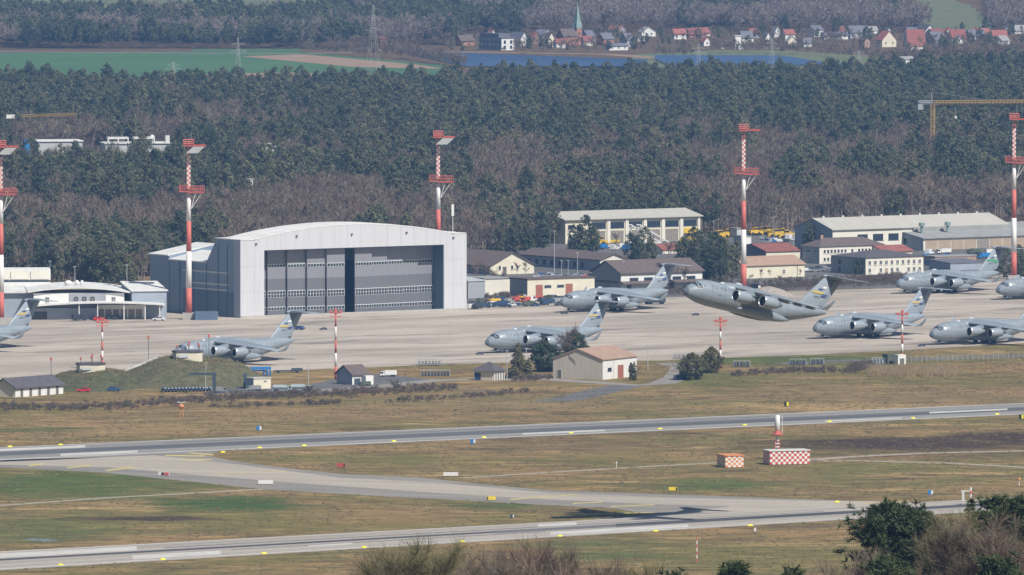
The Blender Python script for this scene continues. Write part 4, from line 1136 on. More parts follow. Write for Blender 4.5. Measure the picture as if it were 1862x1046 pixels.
b = MB(); b.box(0,8.2,0,3,0,3.1,0); b.box(8.201,8.26,.1,2.9,.1,3.0,1)
o = tag(b.build('shipping_container', [M['hangar_side_low'], M['pale_steel']]), 'dark blue container at the foot of the mast before the hangar', 'container'); o.location = G(355, 582.5); o.rotation_euler = (0,0,R(10))
def slim_mast(px, py, yt, label, hut=False):
    p = G(px, py); Hh = (py - yt) / scl(p); t = thing('slim_mast', label, 'mast', p, R(8), 'slim red and white masts')
    n = 5
    for i in range(n):
        b = MB(); b.tube((0,0,Hh*i/n),(0,0,Hh*(i+1)/n),.42-.03*i,.40-.03*i,8); b.build('pole_section', M['mast_red' if i % 2 == 0 else 'mast_white'], t, True)
    b = MB(); b.box(-1.8,1.8,-.5,.5,Hh,Hh+.25); b.box(-2.2,-.9,-.6,.6,Hh+.26,Hh+.8); b.box(.9,2.2,-.6,.6,Hh+.26,Hh+.8); b.box(-.4,.4,-.5,.5,Hh+.26,Hh+1.7); b.box(-2.0,2.0,-.2,.2,Hh-1.1,Hh-.85); b.build('lamp_head', M['mast_red'], t)
    return t
slim_mast(186, 672, 587, 'slim red and white lamp mast by the green mound')
slim_mast(610.5, 690, 570, 'slim red and white lamp mast left of the white gatehouse')
slim_mast(1310, 670, 586, 'slim red and white lamp mast right of the trimmed trees')
slim_mast(1640.5, 660, 573, 'slim red and white lamp mast on a white box by the apron edge')
t, w, d, h = building('mast_box', 'white box hut with dark door under the slim mast', 'hut', 1633, 663, 1647, 1630, 648, roof='flat', rise=1, wall='white', rm='white', ov=.05, D=2.5)
put_door(t, 'front', w*.5, w*.55, h*.72, w, d, 'dark_door')
t, w, d, h = building('transformer_box', 'dark green box hut left of the slim mast box', 'hut', 1614, 662, 1631, 1612, 647, roof='flat', rise=1, wall='olive', rm='olive', ov=.05, D=3)

# ------------------------------------------------------------------ cranes, pylons, poles
def lattice(b, p0, p1, w, n, r, m=0):
    p0, p1 = Vector(p0), Vector(p1); d = (p1 - p0).normalized(); a = d.orthogonal().normalized() if abs(d.z) < .9 else Vector((1,0,0)); c2 = d.cross(a)
    cs = [(a*sx_ + c2*sy_) * w/2 for sx_, sy_ in ((-1,-1),(1,-1),(1,1),(-1,1))]
    for q in cs: b.tube(p0+q, p1+q, r, r, 4, m)
    for i in range(n):
        u, v = p0.lerp(p1, i/n), p0.lerp(p1, (i+1)/n)
        for k in range(4): b.tube(u+cs[k], v+cs[(k+1)%4], r*.7, r*.7, 3, m); b.tube(v+cs[k], v+cs[(k+1)%4], r*.7, r*.7, 3, m)
gp = G(1695, 305); s_ = scl(gp)
t = thing('tower_crane', 'yellow tower crane rising from the wood at right', 'crane', gp, R(14))
HT = (305 - 190) / s_
b = MB(); lattice(b, (0,0,0), (0,0,HT), 1.9, 16, .22); b.build('tower', M['crane_yellow'], t)
b = MB(); lattice(b, (0,0,HT+.8), (62,0,HT+.8), 1.5, 34, .2); b.build('jib', M['crane_yellow'], t)
b = MB(); lattice(b, (0,0,HT+.8), (-7,0,HT+.8), 1.5, 5, .18); b.box(-7.5,-5,-.8,.8,HT-2.5,HT+.3); b.build('counter_jib', M['steel'], t)
b = MB(); b.tube((0,0,HT+1.5),(-.5,0,HT+6),.3,.15,6); b.tube((-.5,0,HT+6),(30,0,HT+1.6),.06,.06,4); b.tube((-.5,0,HT+6),(-6,0,HT+1.6),.06,.06,4); b.build('apex', M['steel'], t)
b = MB(); b.tube((12,0,HT+.2),(12,0,HT-6),.05,.05,4); b.box(11.5,12.5,-.4,.4,HT-7,HT-6); b.build('hook_block', M['white'], t)
gp = G(26, 312); s_ = scl(gp); HT = (312 - 212) / s_
t = thing('tower_crane', 'brown-yellow crane jib with white counterweight above the wood at left', 'crane', gp, R(14))
b = MB(); lattice(b, (0,0,0), (0,0,HT), 1.8, 12, .16); b.build('tower', M['bark'], t)
b = MB(); lattice(b, (3.5,0,HT), (31,0,HT+.6), 1.2, 18, .11); b.build('jib', M['crane_yellow'], t)
b = MB(); b.box(-4,0,-.8,.8,HT-.9,HT+.9); b.build('counterweight', M['white'], t)
def pylon(px, py, yt, label, w=5.0):
    p = G(px, py); Hh = (py - yt) / scl(p); t = thing('pylon', label, 'pylon', p, R(20), 'power pylons beyond the wood'); b = MB(); r = .05
    zs = [Hh*f for f in (0,.2,.36,.5,.62,.72,.82,.91,1)]; ww = [w*(1-f)**1.2/2 + .25 for f in (0,.2,.36,.5,.62,.72,.82,.91,1)]
    for i in range(8):
        for k, (a, c_) in enumerate(((-1,-1),(1,-1),(1,1),(-1,1))):
            nx2, ny2 = ((1,-1),(1,1),(-1,1),(-1,-1))[k]
            b.tube((a*ww[i],c_*ww[i],zs[i]),(a*ww[i+1],c_*ww[i+1],zs[i+1]),r,r,4)
            b.tube((a*ww[i],c_*ww[i],zs[i]),(nx2*ww[i+1],ny2*ww[i+1],zs[i+1]),r*.7,r*.7,3)
    b.build('tower', M['pale_steel'], t)
    b = MB()
    for f, l in ((.72,5.5),(.86,4.2)):
        for s in (-1, 1): b.tube((0,0,Hh*f+1.2),(s*l,0,Hh*f),r,r,4); b.tube((0,0,Hh*f-.2),(s*l,0,Hh*f),r,r,4)
    b.build('cross_arms', M['pale_steel'], t)
pylon(679, 175, 8, 'tall pale lattice pylon rising over the green field', 9)
pylon(433, 160, 68, 'thin pale lattice pylon over the left green field', 4)
pylon(315, 160, 112, 'short pale lattice pylon at the wood edge left', 5)
pylon(1403, 135, 70, 'pale pylon before the village meadow', 4)
pylon(1562, 125, 92, 'small pale pole pylon right of the solar field', 2.5)
pylon(1270, 140, 80, 'pale pylon behind the right solar strip', 4)
def light_pole(px, py, yt, label, mt='pale_steel', r=.10):
    p = G(px, py); Hh = (py - yt) / scl(p); t = thing('light_pole', label, 'pole', p, R(20), 'slim light poles')
    MB().tube((0,0,0),(0,0,Hh),r*1.3,r*.8,6).build('pole', M[mt], t); b = MB(); b.tube((-.4,0,Hh),(.4,0,Hh),.05,.05,4); b.box(-.55,-.2,-.15,.15,Hh-.03,Hh+.12); b.box(.2,.55,-.15,.15,Hh-.03,Hh+.12); b.build('lamp', M['frame'], t)
for a in ((374,712,660,'pole behind the row of carts'),(561,704,656,'pole right of the grey tank vehicles'),(1178,672,622,'pole right of the beige gabled house'),(922,690,638,'pole beside the conical conifer'),(957,655,634,'pole before the parked aircraft at the conifers'),(1008,505,420,'tall pole left of the cream hall'),(1021,510,474,'pole before the long barrack, left one'),(1033,510,474,'pole before the long barrack, middle one'),(1050,505,460,'pole before the long barrack, right one'),
          (1134,527,475,'pole at the squadron building gable'),(1175,480,456,'pole among pines below the cream hall'),(1298,455,402,'pole right of the cream hall'),(1407,440,395,'pole behind the yellow machines'),(1443,470,430,'pole left of the office block'),(231,570,482,'pole behind the terminal, right one'),(91,560,475,'pole behind the terminal, left one'),(136,560,485,'pole behind the terminal, middle one')):
    light_pole(a[0], a[1], a[2], 'slim light ' + a[3])

# ------------------------------------------------------------------ vehicles
CM = {}
def car_parts(kind, paint):
    k = (kind, paint)
    if k in CM: return CM[k]
    b, gl = MB(), MB()
    if kind == 'car':
        L, Wd, r = 4.4, 1.8, .33
        b.prism_y([(-L/2,.35),(L/2,.35),(L/2,.75),(L/2-.1,.88),(L/2-1.15,.98),(1.0,1.0),(.45,1.42),(-1.1,1.45),(-1.75,1.02),(-L/2+.05,.92)], -Wd/2, Wd/2)
        gl.prism_y([(1.02,.99),(.5,1.36),(-1.08,1.39),(-1.6,1.0)], -Wd/2-.012, Wd/2+.012); gl.prism_y([(1.05,1.02),(.48,1.40),(.44,1.38),(1.0,1.0)], -Wd/2+.12, Wd/2-.12); ax = (-1.35, 1.35)
    elif kind == 'van':
        L, Wd, r = 5.6, 2.0, .36
        b.prism_y([(-L/2,.35),(L/2,.35),(L/2,.95),(L/2-.7,1.15),(L/2-1.5,2.2),(-L/2+.1,2.35),(-L/2,2.2)], -Wd/2, Wd/2)
        gl.prism_y([(L/2-.85,1.2),(L/2-1.5,2.05),(L/2-2.2,2.05),(L/2-2.2,1.2)], -Wd/2-.012, Wd/2+.012); gl.prism_y([(L/2-.68,1.2),(L/2-1.45,2.18),(L/2-1.5,2.15),(L/2-.74,1.18)], -Wd/2+.15, Wd/2-.15); ax = (-1.7, 1.75)
    elif kind == 'truck':
        L, Wd, r = 8.0, 2.5, .5
        b.prism_y([(2.0,.6),(4.0,.6),(4.0,1.5),(3.7,2.6),(2.0,2.7)], -Wd/2, Wd/2); b.box(-4,1.8,-Wd/2,Wd/2,.95,3.0); b.box(-3.9,3.9,-.8,.8,.55,.94)
        gl.prism_y([(3.98,1.55),(3.72,2.45),(2.6,2.45),(2.6,1.55)], -Wd/2-.012, Wd/2+.012); gl.prism_y([(4.03,1.55),(3.76,2.5),(3.7,2.5),(3.97,1.55)], -Wd/2+.2, Wd/2-.2); ax = (-2.8, -1.7, 2.9)
    elif kind == 'tanker':
        L, Wd, r = 9.0, 2.5, .5
        b.prism_y([(2.6,.6),(4.5,.6),(4.5,1.5),(4.2,2.5),(2.6,2.6)], -Wd/2, Wd/2); b.lathe_x([(-4.4,.7),(-4.2,1.05),(2.1,1.05),(2.3,.7)], 0, 1.95, 14); b.box(-4.3,4.2,-.8,.8,.55,.94); b.box(-3.8,1.6,-.4,.4,2.95,3.15)
        gl.prism_y([(4.48,1.55),(4.22,2.35),(3.2,2.35),(3.2,1.55)], -Wd/2-.012, Wd/2+.012); ax = (-3.2, -2.0, 3.4)
    else:                                # machine: loader / plough truck
        L, Wd, r = 6.5, 2.6, .75
        b.box(-3.2,1.0,-Wd/2,Wd/2,.9,2.1); b.box(-.6,1.4,-.9,.9,2.1,3.4); b.prism_y([(1.2,.9),(3.0,.9),(3.4,.2),(3.9,.2),(3.5,1.6),(1.2,1.9)], -Wd/2, Wd/2)
        gl.box(-.55,1.45,-.95,.95,2.35,3.2); ax = (-2.0, 1.6)
    wm = MB(); n = 12
    wm.rings([[(r*q*math.cos(2*math.pi*i/n), dy, r + r*q*math.sin(2*math.pi*i/n)) for i in range(n)] for dy, q in ((-.14,.8),(-.1,1),(.1,1),(.14,.8))])
    CM[k] = (b.mesh('body', M[paint]), gl.mesh('windows', M['glass']), wm.mesh('wheel', M['tyre'], True), [(x, s*(Wd/2 - .12)) for x in ax for s in (-1, 1)])
    return CM[k]
NM = {'car': 'parked_car', 'van': 'van', 'truck': 'truck', 'tanker': 'tank_truck', 'machine': 'wheel_loader'}
CT = {'car': 'car', 'van': 'van', 'truck': 'truck', 'tanker': 'tank truck', 'machine': 'loader'}
def vehicle(kind, paint, px, py, ang, label, group=None, z=0.0, sc=1.0):
    bm_, gm, wm, wl = car_parts(kind, paint)
    t = thing(NM[kind], label, CT[kind], G(px, py) + Vector((0,0,z)), ang, group)
    t.scale = (sc, sc, sc)
    bo = link('body', bm_, t); link('windows', gm, bo)
    for x, y in wl: link('wheel', wm, t, (x, y, 0))
    return t
vehicle('car', 'car_red', 152, 713, R(180), 'bright red car parked in front of the green mound')
vehicle('car', 'car_blue', 207, 711.5, R(0), 'dark blue car parked right of the red car')
vehicle('van', 'car_white', 285, 578, R(170), 'white van beside the terminal canopy')
vehicle('car', 'car_white', 289, 583, R(170), 'white car in front of the white van at terminal')
vehicle('car', 'car_dark', 268, 576, R(10), 'dark car left of the white van at terminal')
for i, (x, y, pc) in enumerate(((145,583,'car_dark'),(172,582,'car_dark'),(180,583,'car_red'),(203,581,'car_dark'),(213,581,'car_dark'),(227,580,'car_dark'),(232,580,'car_dark'))):
    vehicle('car' if i else 'van', pc, x, y, R(20), '%s %s parked before the terminal garage, %s from left' % ('red' if pc == 'car_red' else 'dark', 'car' if i else 'van', ordw(i)), 'vehicles at the terminal')
vehicle('tanker', 'truck_grey', 513, 712, R(-6), 'grey tank truck, left of two beside the generator hut', 'grey tank trucks', sc=.7)
vehicle('tanker', 'truck_grey', 546, 711, R(-6), 'grey tank truck, right of two beside the generator hut', 'grey tank trucks', sc=.7)
vehicle('van', 'truck_grey', 562, 711, R(-6), 'grey van at right end of the tank trucks', sc=.8)
vehicle('truck', 'car_silver', 461, 711, R(186), 'silver-blue truck at the generator hut', sc=.6)
vehicle('truck', 'car_silver', 398, 714, R(0), 'silver truck at right end of the cart row', sc=.6)
vehicle('truck', 'white', 706, 685, R(190), 'white truck alone on the grass left of pallet stacks', sc=.68)
vehicle('truck', 'olive', 663, 702, R(200), 'dark green truck right of the white gatehouse', sc=.5)
vehicle('truck', 'dark_blue', 1238, 691, R(200), 'dark truck half hidden by the trimmed trees', sc=.6)
vehicle('car', 'car_blue', 543, 600, R(150), 'blue ramp tractor behind the aircraft with hidden nose')
for i, (x, y, pc, kd) in enumerate(((860,553,'dark_steel','car'),(873,551,'olive','van'),(886,550,'car_silver','car'),(922,559,'dark_steel','car'),(930,557,'car_white','car'),(943,556,'dark_blue','car'),(984,549,'dark_steel','van'),(995,546,'olive','van'),(1006,545,'dark_blue','van'),(1014,556,'dark_steel','car'),(952,541,'car_silver','car'),(940,543,'red','car'))):
    vehicle(kd, pc, x, y, R(25 + 45*(i % 4)), '%s %s squeezed into the second row right of the hangar, %s of that row' % ({'dark_steel':'charcoal','olive':'olive','car_silver':'silver','car_white':'white','dark_blue':'dark blue','red':'red'}[pc], kd, ordw(i)), 'second vehicle row right of the hangar', sc=.8)
for x, y, lab in ((1026,571,'low dark tow tractor at the nose of the squadron aircraft'),(1676,630,'low dark tow tractor at the nose of the aircraft with open crew door'),(1265,574,'tiny dark service cart alone on the apron under the airborne aircraft'),(872,645,'low dark tow tractor left of the aircraft behind the beige house'),(588,600,'tiny service cart on the apron before the hangar doors')):
    vehicle('car', 'dark_steel', x, y, R(200), lab, sc=.6)
vehicle('truck', 'dark_steel', 1190, 553, R(20), 'dark truck behind the squadron aircraft tail')
rv = random.Random(5)
grp = [(856,562,'car_white','van'),(868,562,'car_dark','truck'),(880,560,'dark_blue','truck'),(893,558,'car_white','van'),(905,558,'dark_blue','truck'),(916,556,'dark_blue','truck'),(898,552,'machine_yellow','truck'),(912,549,'dark_blue','truck'),(926,552,'car_silver','van'),
       (937,549,'red','truck'),(948,548,'machine_yellow','van'),(956,549,'red','truck'),(966,548,'car_white','van'),(975,547,'red','truck'),(962,557,'olive','truck'),(972,557,'dark_blue','car'),(990,555,'dark_blue','truck'),(1000,552,'dark_blue','truck'),(1010,551,'car_silver','truck'),(1018,548,'dark_steel','truck'),(978,536,'dark_blue','truck')]
cn_ = {'blue':'bright blue','car_white':'white','car_dark':'black','dark_blue':'dark blue','machine_yellow':'yellow','car_silver':'silver','red':'red','olive':'olive','dark_steel':'dark grey','car_blue':'blue','white':'white','truck_grey':'grey','car_red':'red'}
for i, (x, y, pc, kd) in enumerate(grp):
    vehicle(kd, pc, x, y, rv.choice((R(20), R(200), R(60), R(240))), '%s %s parked right of the hangar, %s from left' % (cn_[pc], kd, ordw(i)), 'vehicles parked right of the hangar', sc=.62 if kd == 'truck' else .85)
pk = []
for i in range(12): pk.append((976 + i*9, 505 + rv.uniform(-3,2), rv.choice(['car_white','car_silver','car_dark','car_red','car_blue']), 'car', 'on the lot before the long barrack'))
for i in range(10): pk.append((1096 + i*11, 452 + rv.uniform(-2,6), rv.choice(['car_white','blue','white','car_dark']), rv.choice(['van','truck','car']), 'below the cream hall'))
for i in range(13): pk.append((1388 + i*8, 440 - i*.1 + rv.uniform(-4,3), rv.choice(['car_white','car_silver','car_dark','blue','car_white']), rv.choice(['van','car','car']), 'on the yard behind the tall middle mast'))
for i in range(9): pk.append((1468 + i*7, 498 - i*1.1 + rv.uniform(-5,2), rv.choice(['car_white','car_silver','car_dark']), 'car', 'between store and barrack block'))
for i in range(10): pk.append((1682 + i*9, 476 + rv.uniform(-6,14), rv.choice(['car_white','car_silver','car_dark','dark_blue','blue']), rv.choice(['van','car','truck']), 'right of the barrack block'))
pk += [(1690,463,'car_white','van','before the workshop gates'),(1716,462,'car_white','truck','before the workshop gates'),(1772,462,'olive','truck','before the workshop gates'),(1790,470,'blue','truck','before the workshop gates'),(1805,463,'white','truck','before the workshop gates')]
cnt = {}
for x, y, pc, kd, wh in sorted(pk):
    i = cnt.get(wh, 0); cnt[wh] = i + 1
    vehicle(kd, pc, x, y, rv.choice((R(20), R(200), R(65), R(250))), '%s %s parked %s, %s from left' % (cn_[pc], kd, wh, ordw(i)), 'vehicles ' + wh, sc=.75 if kd == 'truck' else 1.0)
for i, (x, y) in enumerate(((1075,446),(1090,445),(1252,440),(1303,434),(1312,433),(1322,431),(1372,428),(1385,427),(1398,426),(1412,431),(1424,430),(1432,433))):
    vehicle('machine', 'machine_yellow', x, y, rv.choice((R(10), R(190), R(40))), 'yellow snow-clearing machine in the rear yard, %s from left' % ordw(i), 'yellow machines')
# passenger stairs before the cream hall
for i, x in enumerate((1174, 1190)):
    t = thing('boarding_stairs', 'white mobile boarding stairs before the cream hall, %s of two' % ('left', 'right')[i], 'boarding stairs', G(x, 444), R(4), 'boarding stairs')
    b = MB(); b.prism_y([(-6,7.6),(-5.4,7.9),(6.4,.9),(6.0,.6)], -1.0, -.8); b.prism_y([(-6,7.6),(-5.4,7.9),(6.4,.9),(6.0,.6)], .8, 1.0); b.build('side_rail', M['white'], t)
    for k in range(16): 
        bb = MB(); bb.box(-5.6+k*.72,-5.0+k*.72,-.8,.8,7.0-k*.42,7.15-k*.42); bb.build('step', M['pale_steel'], t)
    b = MB(); b.box(-7.6,-5.6,-1.1,1.1,6.9,7.1); b.tube((-7,-1,7.1),(-7,-1,8.4),.08,.08,5); b.tube((-5.8,-1,7.1),(-5.8,-1,8.4),.08,.08,5); b.box(-7.6,-5.6,-1.1,-1.0,7.9,8.3); b.build('platform', M['white'], t)
    b = MB(); b.box(-6.5,3,-.9,.9,.5,1.0); b.tube((-6,0,1),(-6,0,6.9),.25,.25,6); b.tube((-2,0,1),(-2,0,4.6),.2,.2,6); b.build('chassis', M['white'], t)
# nitrogen carts in a row
CART = None
for i in range(15):
    q = G(298 + i*6.3, 713 - i*.12)
    lab = 'dark wheeled gas cart in the row at the foot of the mound, %s from left' % ordw(i)
    if CART is None:
        CART = thing('gas_cart', lab, 'cart', q, R(100), 'row of gas carts')
        b = MB(); b.box(-1.5,1.5,-.6,.6,.5,.7); b.build('chassis', M['dark_blue'], CART)
        for y in (-.34, .34):
            b = MB(); b.lathe_x([(-1.4,.1),(-1.2,.33),(1.2,.33),(1.4,.1)], y, 1.1, 10); b.build('gas_tank', M['car_silver'] if y < 0 else M['dark_blue'], CART, True)
        for x in (-.9, .9):
            for y in (-.65, .65): MB().rings([[(x+.35*q2*math.cos(2*math.pi*k/10), y+dy, .36+.35*q2*math.sin(2*math.pi*k/10)) for k in range(10)] for dy, q2 in ((-.1,1),(.1,1))]).build('wheel', M['tyre'], CART)
    else:
        c_ = copy_tree(CART); c_.location = q; c_['label'] = lab
t = thing('jib_post', 'dark post with long horizontal boom over the cart row', 'jib', G(389.5, 716), R(0))
k = 1/scl(G(389.5,716)); MB().box(-.55,.55,-.55,.55,0,34*k).build('post', M['dark_steel'], t); b = MB(); b.box(-46*k,.7,-.35,.35,34*k,38*k); b.build('boom', M['dark_steel'], t); MB().box(-2.6,2.0,-.9,.9,0,.5).build('foot', M['dark_steel'], t)
t = thing('jib_post', 'dark upright post left of the generator hut', 'jib', G(445.5, 706), R(0))
MB().box(-.5,.5,-.5,.5,0,27*k).build('post', M['dark_steel'], t); MB().box(-2.6,1.2,-.8,.8,0,.4).build('foot', M['dark_steel'], t)
t = thing('blue_stair_truck', 'bright blue work platform on the apron edge under the wing', 'work platform', G(478, 684), R(8))
b = MB(); b.box(-6.5,1,-.9,.9,1.6,2.0); b.box(-6.5,-5.9,-.8,.8,0,1.6); b.build('deck', M['dark_blue'], t)
b = MB(); b.box(-4,2.6,-1,1,2.2,3.0); 
for x in (-3.4, 0.2, 1.4, 2.4):
    for y in (-.9, .9): b.tube((x,y,0 if x > 0 else 1.9),(x,y,2.3),.12,.12,5)
b.box(.2,2.4,-.9,.9,.6,.8); b.box(.2,2.4,-.9,.9,1.3,1.5); b.build('frame', M['blue'], t)
t = thing('tow_bar_trailer', 'dark tow-bar trailer on the apron right of blue platform', 'trailer', G(525, 678), R(8))
MB().box(-5,4,-.35,.35,.5,.85).box(1,4.5,-1,1,.6,1.5).build('frame', M['dark_steel'], t)
for x in (-3.5, 2.6):
    for y in (-.8, .8): MB().rings([[(x+.42*math.cos(2*math.pi*k2/10), y+dy, .42+.42*math.sin(2*math.pi*k2/10)) for k2 in range(10)] for dy in (-.12,.12)]).build('wheel', M['tyre'], t)
def pallets(px, py, n, label, mt, ang=R(3), step=1.1):
    t = thing('pallet_rack', label, 'rack', G(px, py), ang)
    for i in range(n):
        b = MB(); x = i*step; b.box(x,x+step*.7,-1.2,1.2,.2,.5); b.box(x+.1,x+step*.6,-1.1,1.1,.55,1.5); b.build('pallet', M[mt], t)
    b = MB(); L = n*step
    for x in (0, L*.33, L*.66, L): b.tube((x,-1.3,0),(x,-1.3,2.0),.07,.07,4); b.tube((x,1.3,0),(x,1.3,2.0),.07,.07,4)
    b.tube((0,-1.3,2),(L,-1.3,2),.07,.07,4); b.tube((0,1.3,2),(L,1.3,2),.07,.07,4); b.build('rack_frame', M['steel'], t)
pallets(761, 665, 7, 'grey pallet rack on the apron edge right of white truck', 'pallet')
pallets(766, 684, 9, 'dark flat pallet stacks by the service road', 'dark_steel', step=1.05)
pallets(1436, 664, 5, 'dark pallet stack on grass left of the rightmost slim mast, left one', 'dark_steel')
pallets(1474, 663, 4, 'dark pallet stack on grass left of the rightmost slim mast, right one', 'dark_steel')
pallets(1334, 667, 5, 'dark pallet stack just right of the slim mast by trimmed trees', 'dark_steel')
pallets(1226, 653, 8, 'grey trolley row on the apron above the trimmed trees', 'pallet', step=1.3)
pallets(1585, 662, 4, 'blue-grey pallet stack beside the dark green box hut', 'blue_grey_wall')
t = thing('guard_fence', 'long pale wire fence along the apron edge at right', 'fence', G(1648, 660), HEAD*.9)
Lf = span(G(1648,660), HEAD*.9, 1880)
b = MB()
for i in range(26): b.tube((Lf*i/25,0,0),(Lf*i/25,0,2.3),.05,.05,4)
b.build('posts', M['pale_steel'], t); t.children[0].name = 'fence_frame'
b = MB()
for z in (.6, 1.2, 1.8, 2.3): b.tube((0,0,z),(Lf,0,z),.018,.018,4)
b.build('wire', M['pale_steel'], t)

# ------------------------------------------------------------------ signs and markers in the grass
def sign(px, py, wpx, hpx, mt, label, cat='sign', name='taxiway_sign', panels=None, ang=0.0, text=None):
    p = G(px, py); s = scl(p); w, h = wpx/s, hpx/s
    t = thing(name, label, cat, p, ang)
    b = MB(); b.box(-w/2,w/2,-.25,.25,.25,.25+h); b.build('panel', M[mt], t)
    b = MB()
    for x in (-w*.35, w*.35): b.box(x-.08,x+.08,-.1,.1,0,.249)
    b.build('legs', M['dark_steel'], t); t.children[-1].name = 'stand'
    for i, (a, c_, k) in enumerate(panels or []):
        b = MB(); b.box(-w/2+w*a,-w/2+w*c_,-.29,-.252,.25+h*.08,.25+h*.92); b.build('face', M[k], t)
    return t, w, h
def sign_text(t, body, w, h, k):
    me = text_mesh(body, h*.95, 'lettering'); xs_ = [v.co.x for v in me.vertices]; cx = (min(xs_) + max(xs_))/2
    for v in me.vertices: v.co = (v.co.x - cx, -.32, .25 + h*.18 + v.co.y)
    me.materials.append(M[k]); link('lettering', me, t)
sign(298, 866, 20, 6, 'white', 'red and white mandatory sign on the left taxiway shoulder', panels=[(.28,.48,'black'),(.5,.99,'red')], ang=R(-12))
sign(620, 851, 15, 7, 'red', 'red mandatory sign on grass above the taxiway', panels=[(.85,.99,'black')], ang=R(-10))
sign(483, 881.5, 27, 6.5, 'white', 'white board at the lower taxiway edge', ang=R(0))
sign(819.5, 867, 27, 6.5, 'white', 'white board at the upper taxiway edge', ang=R(0))
t, w, h = sign(893, 910.5, 17, 6, 'yellow', 'yellow direction sign at the lower taxiway edge', panels=[(.04,.18,'black')])
t, w, h = sign(1224, 893.5, 16, 6, 'yellow', 'yellow direction sign above the taxiway', panels=[(.8,.97,'black')])
for x, y, lab, mt, m2 in ((471,784,'left','blue','white'),(860,808,'middle','blue','white'),(1692,901,'right','blue','white')):
    t, w, h = sign(x, y, 9, 8, mt, 'small blue and white box marker in the grass, %s one' % lab, 'marker', 'box_marker', panels=[(.6,.99,m2)])
for x, y, lab in ((1430,740,'beyond the far runway'),(1857,763,'at the right edge')):
    sign(x, y, 8, 8, 'black', 'small black and yellow distance sign ' + lab, 'sign', 'distance_sign', panels=[(.55,.99,'marker_yellow')])
sign(931, 943, 7, 6, 'dark_steel', 'tiny dark and white box near the near runway', 'marker', 'box_marker', panels=[(.7,.99,'white')])
sign(1373, 968, 4, 6, 'white', 'tiny white post below the near runway', 'marker', 'box_marker')
EM = MB(); EM.lathe_z([(0,.75),(.25,.8),(.5,.6),(.75,.35),(.8,.1)], n=10); EMM = EM.mesh('edge_marker', M['marker_yellow'], True)
def markers(lst, lab):
    for i, (x, y) in enumerate(lst):
        o = link('edge_marker', EMM, None, G(x, y+1.2), R(20), (1.1, .75, .55)); tag(o, 'yellow edge marker along %s, %s from left' % (lab, ordw(i)), 'marker', 'yellow runway edge markers')
markers([(405,822),(472,814),(553,810),(716,802),(880,795),(1038,787),(1200,779.5),(1354,772.5),(1508,766),(1660,760),(1813,753)], 'the far runway lower edge')
markers([(18,812),(110,808.5)], 'the far runway upper edge')
markers([(110,1027),(296,1017),(480,1006),(662,995),(840,984.5),(1018,974.5),(1192,965.5),(1364,955.5)], 'the near runway lower edge')
markers([(1522,912.5)], 'the near runway upper edge')
t = thing('obstacle_marker', 'orange ball marker on legs with white vanes beyond the far runway', 'marker', G(330, 758), 0)
b = MB(); b.lathe_z([(2.6,.15),(2.75,.6),(3.2,.85),(3.7,.6),(3.9,.15)], n=12); b.build('ball', M['orange'], t, True)
for s in (-.5, .5): MB().tube((s,0,0),(s*.6,0,2.8),.16,.13,6).build('leg', M['orange'], t)
b = MB(); b.tube((0,0,3.8),(0,0,4.4),.07,.07,5); b.add([(-1.3,-.05,4.55),(0,-.05,4.25),(1.3,-.05,4.55),(1.3,.05,4.7),(0,.05,4.4),(-1.3,.05,4.7)], [(0,1,4,5),(1,2,3,4)]); b.build('vane', M['frame'], t)
t = thing('striped_pole', 'red and white striped pole standing in the grass below near runway', 'pole', G(1267, 1022), 0)
for i in range(7): MB().tube((0,0,i*.9),(0,0,(i+1)*.9),.16,.16,8).build('band', M['mast_red' if i % 2 == 0 else 'mast_white'], t)
t = thing('light_mast', 'short red and white mast with lamp arm beyond the pines', 'mast', G(1765, 918), 0)
for i in range(5): MB().tube((0,0,i*.95),(0,0,(i+1)*.95),.3,.3,8).build('band', M['mast_white' if i % 2 == 0 else 'mast_red'], t)
MB().box(-2.6,-.31,-.3,.3,3.6,3.9).box(-2.4,-1.7,-.4,.4,1.0,3.59).build('arm', M['frame'], t)
t = thing('orange_beacon', 'small orange beacon post at right edge of the grass', 'beacon', G(1853, 883), 0)
MB().tube((0,0,0),(0,0,1.4),.16,.16,6).build('post', M['frame'], t); MB().lathe_z([(1.4,.1),(1.5,.4),(2.2,.4),(2.3,.1)], n=8).build('lamp', M['orange'], t)
for i, (x, y, mt) in enumerate(((1272,731,'dark_steel'),(98,778,'frame'),(12,777,'dark_steel'),(953,577,'concrete'))):
    pass
# checkered equipment shelters
def checks(label, px, py, xr, xl, yt, cols, nx_, nz_, roofm, sidem):
    c = G(px, py); ang = R(16); W = span(c, ang, xr); D = span(c, ang + math.pi/2, xl); h = (py - yt)/scl(c)
    t = thing('equipment_shelter', label, 'shelter', c, ang)
    MB().box(0,W,0,D,.12,h).build('wall', M[sidem], t)
    MB().box(-.25,W+.25,-.25,D+.25,h+.01,h+.22).build('roof', M[roofm], t)
    def face(nn, put):
        for i in range(nn):
            for j in range(nz_):
                b = MB(); put(b, i, j); b.build('check_panel', M[cols[(i+j) % 2]], t)
    cw, ch = W/nx_, (h-.14)/nz_
    face(nx_, lambda b, i, j: b.box(i*cw+.01,(i+1)*cw-.01,-.05,-.003,.13+j*ch+.01,.13+(j+1)*ch-.01))
    ny = max(2, round(D/cw)); dw = D/ny
    face(ny, lambda b, i, j: b.box(-.05,-.003,i*dw+.01,(i+1)*dw-.01,.13+j*ch+.01,.13+(j+1)*ch-.01))
    return t, W, D, h
checks('orange and white checkered equipment box in the grass', 1319, 851, 1352, 1304, 829.5, ('orange','white'), 7, 5, 'orange', 'orange')
t, w, d, h = checks('red and white checkered shelter with grey roof under the antenna mast', 1400, 846, 1472.5, 1388, 821, ('red','white'), 15, 5, 'frame', 'white')
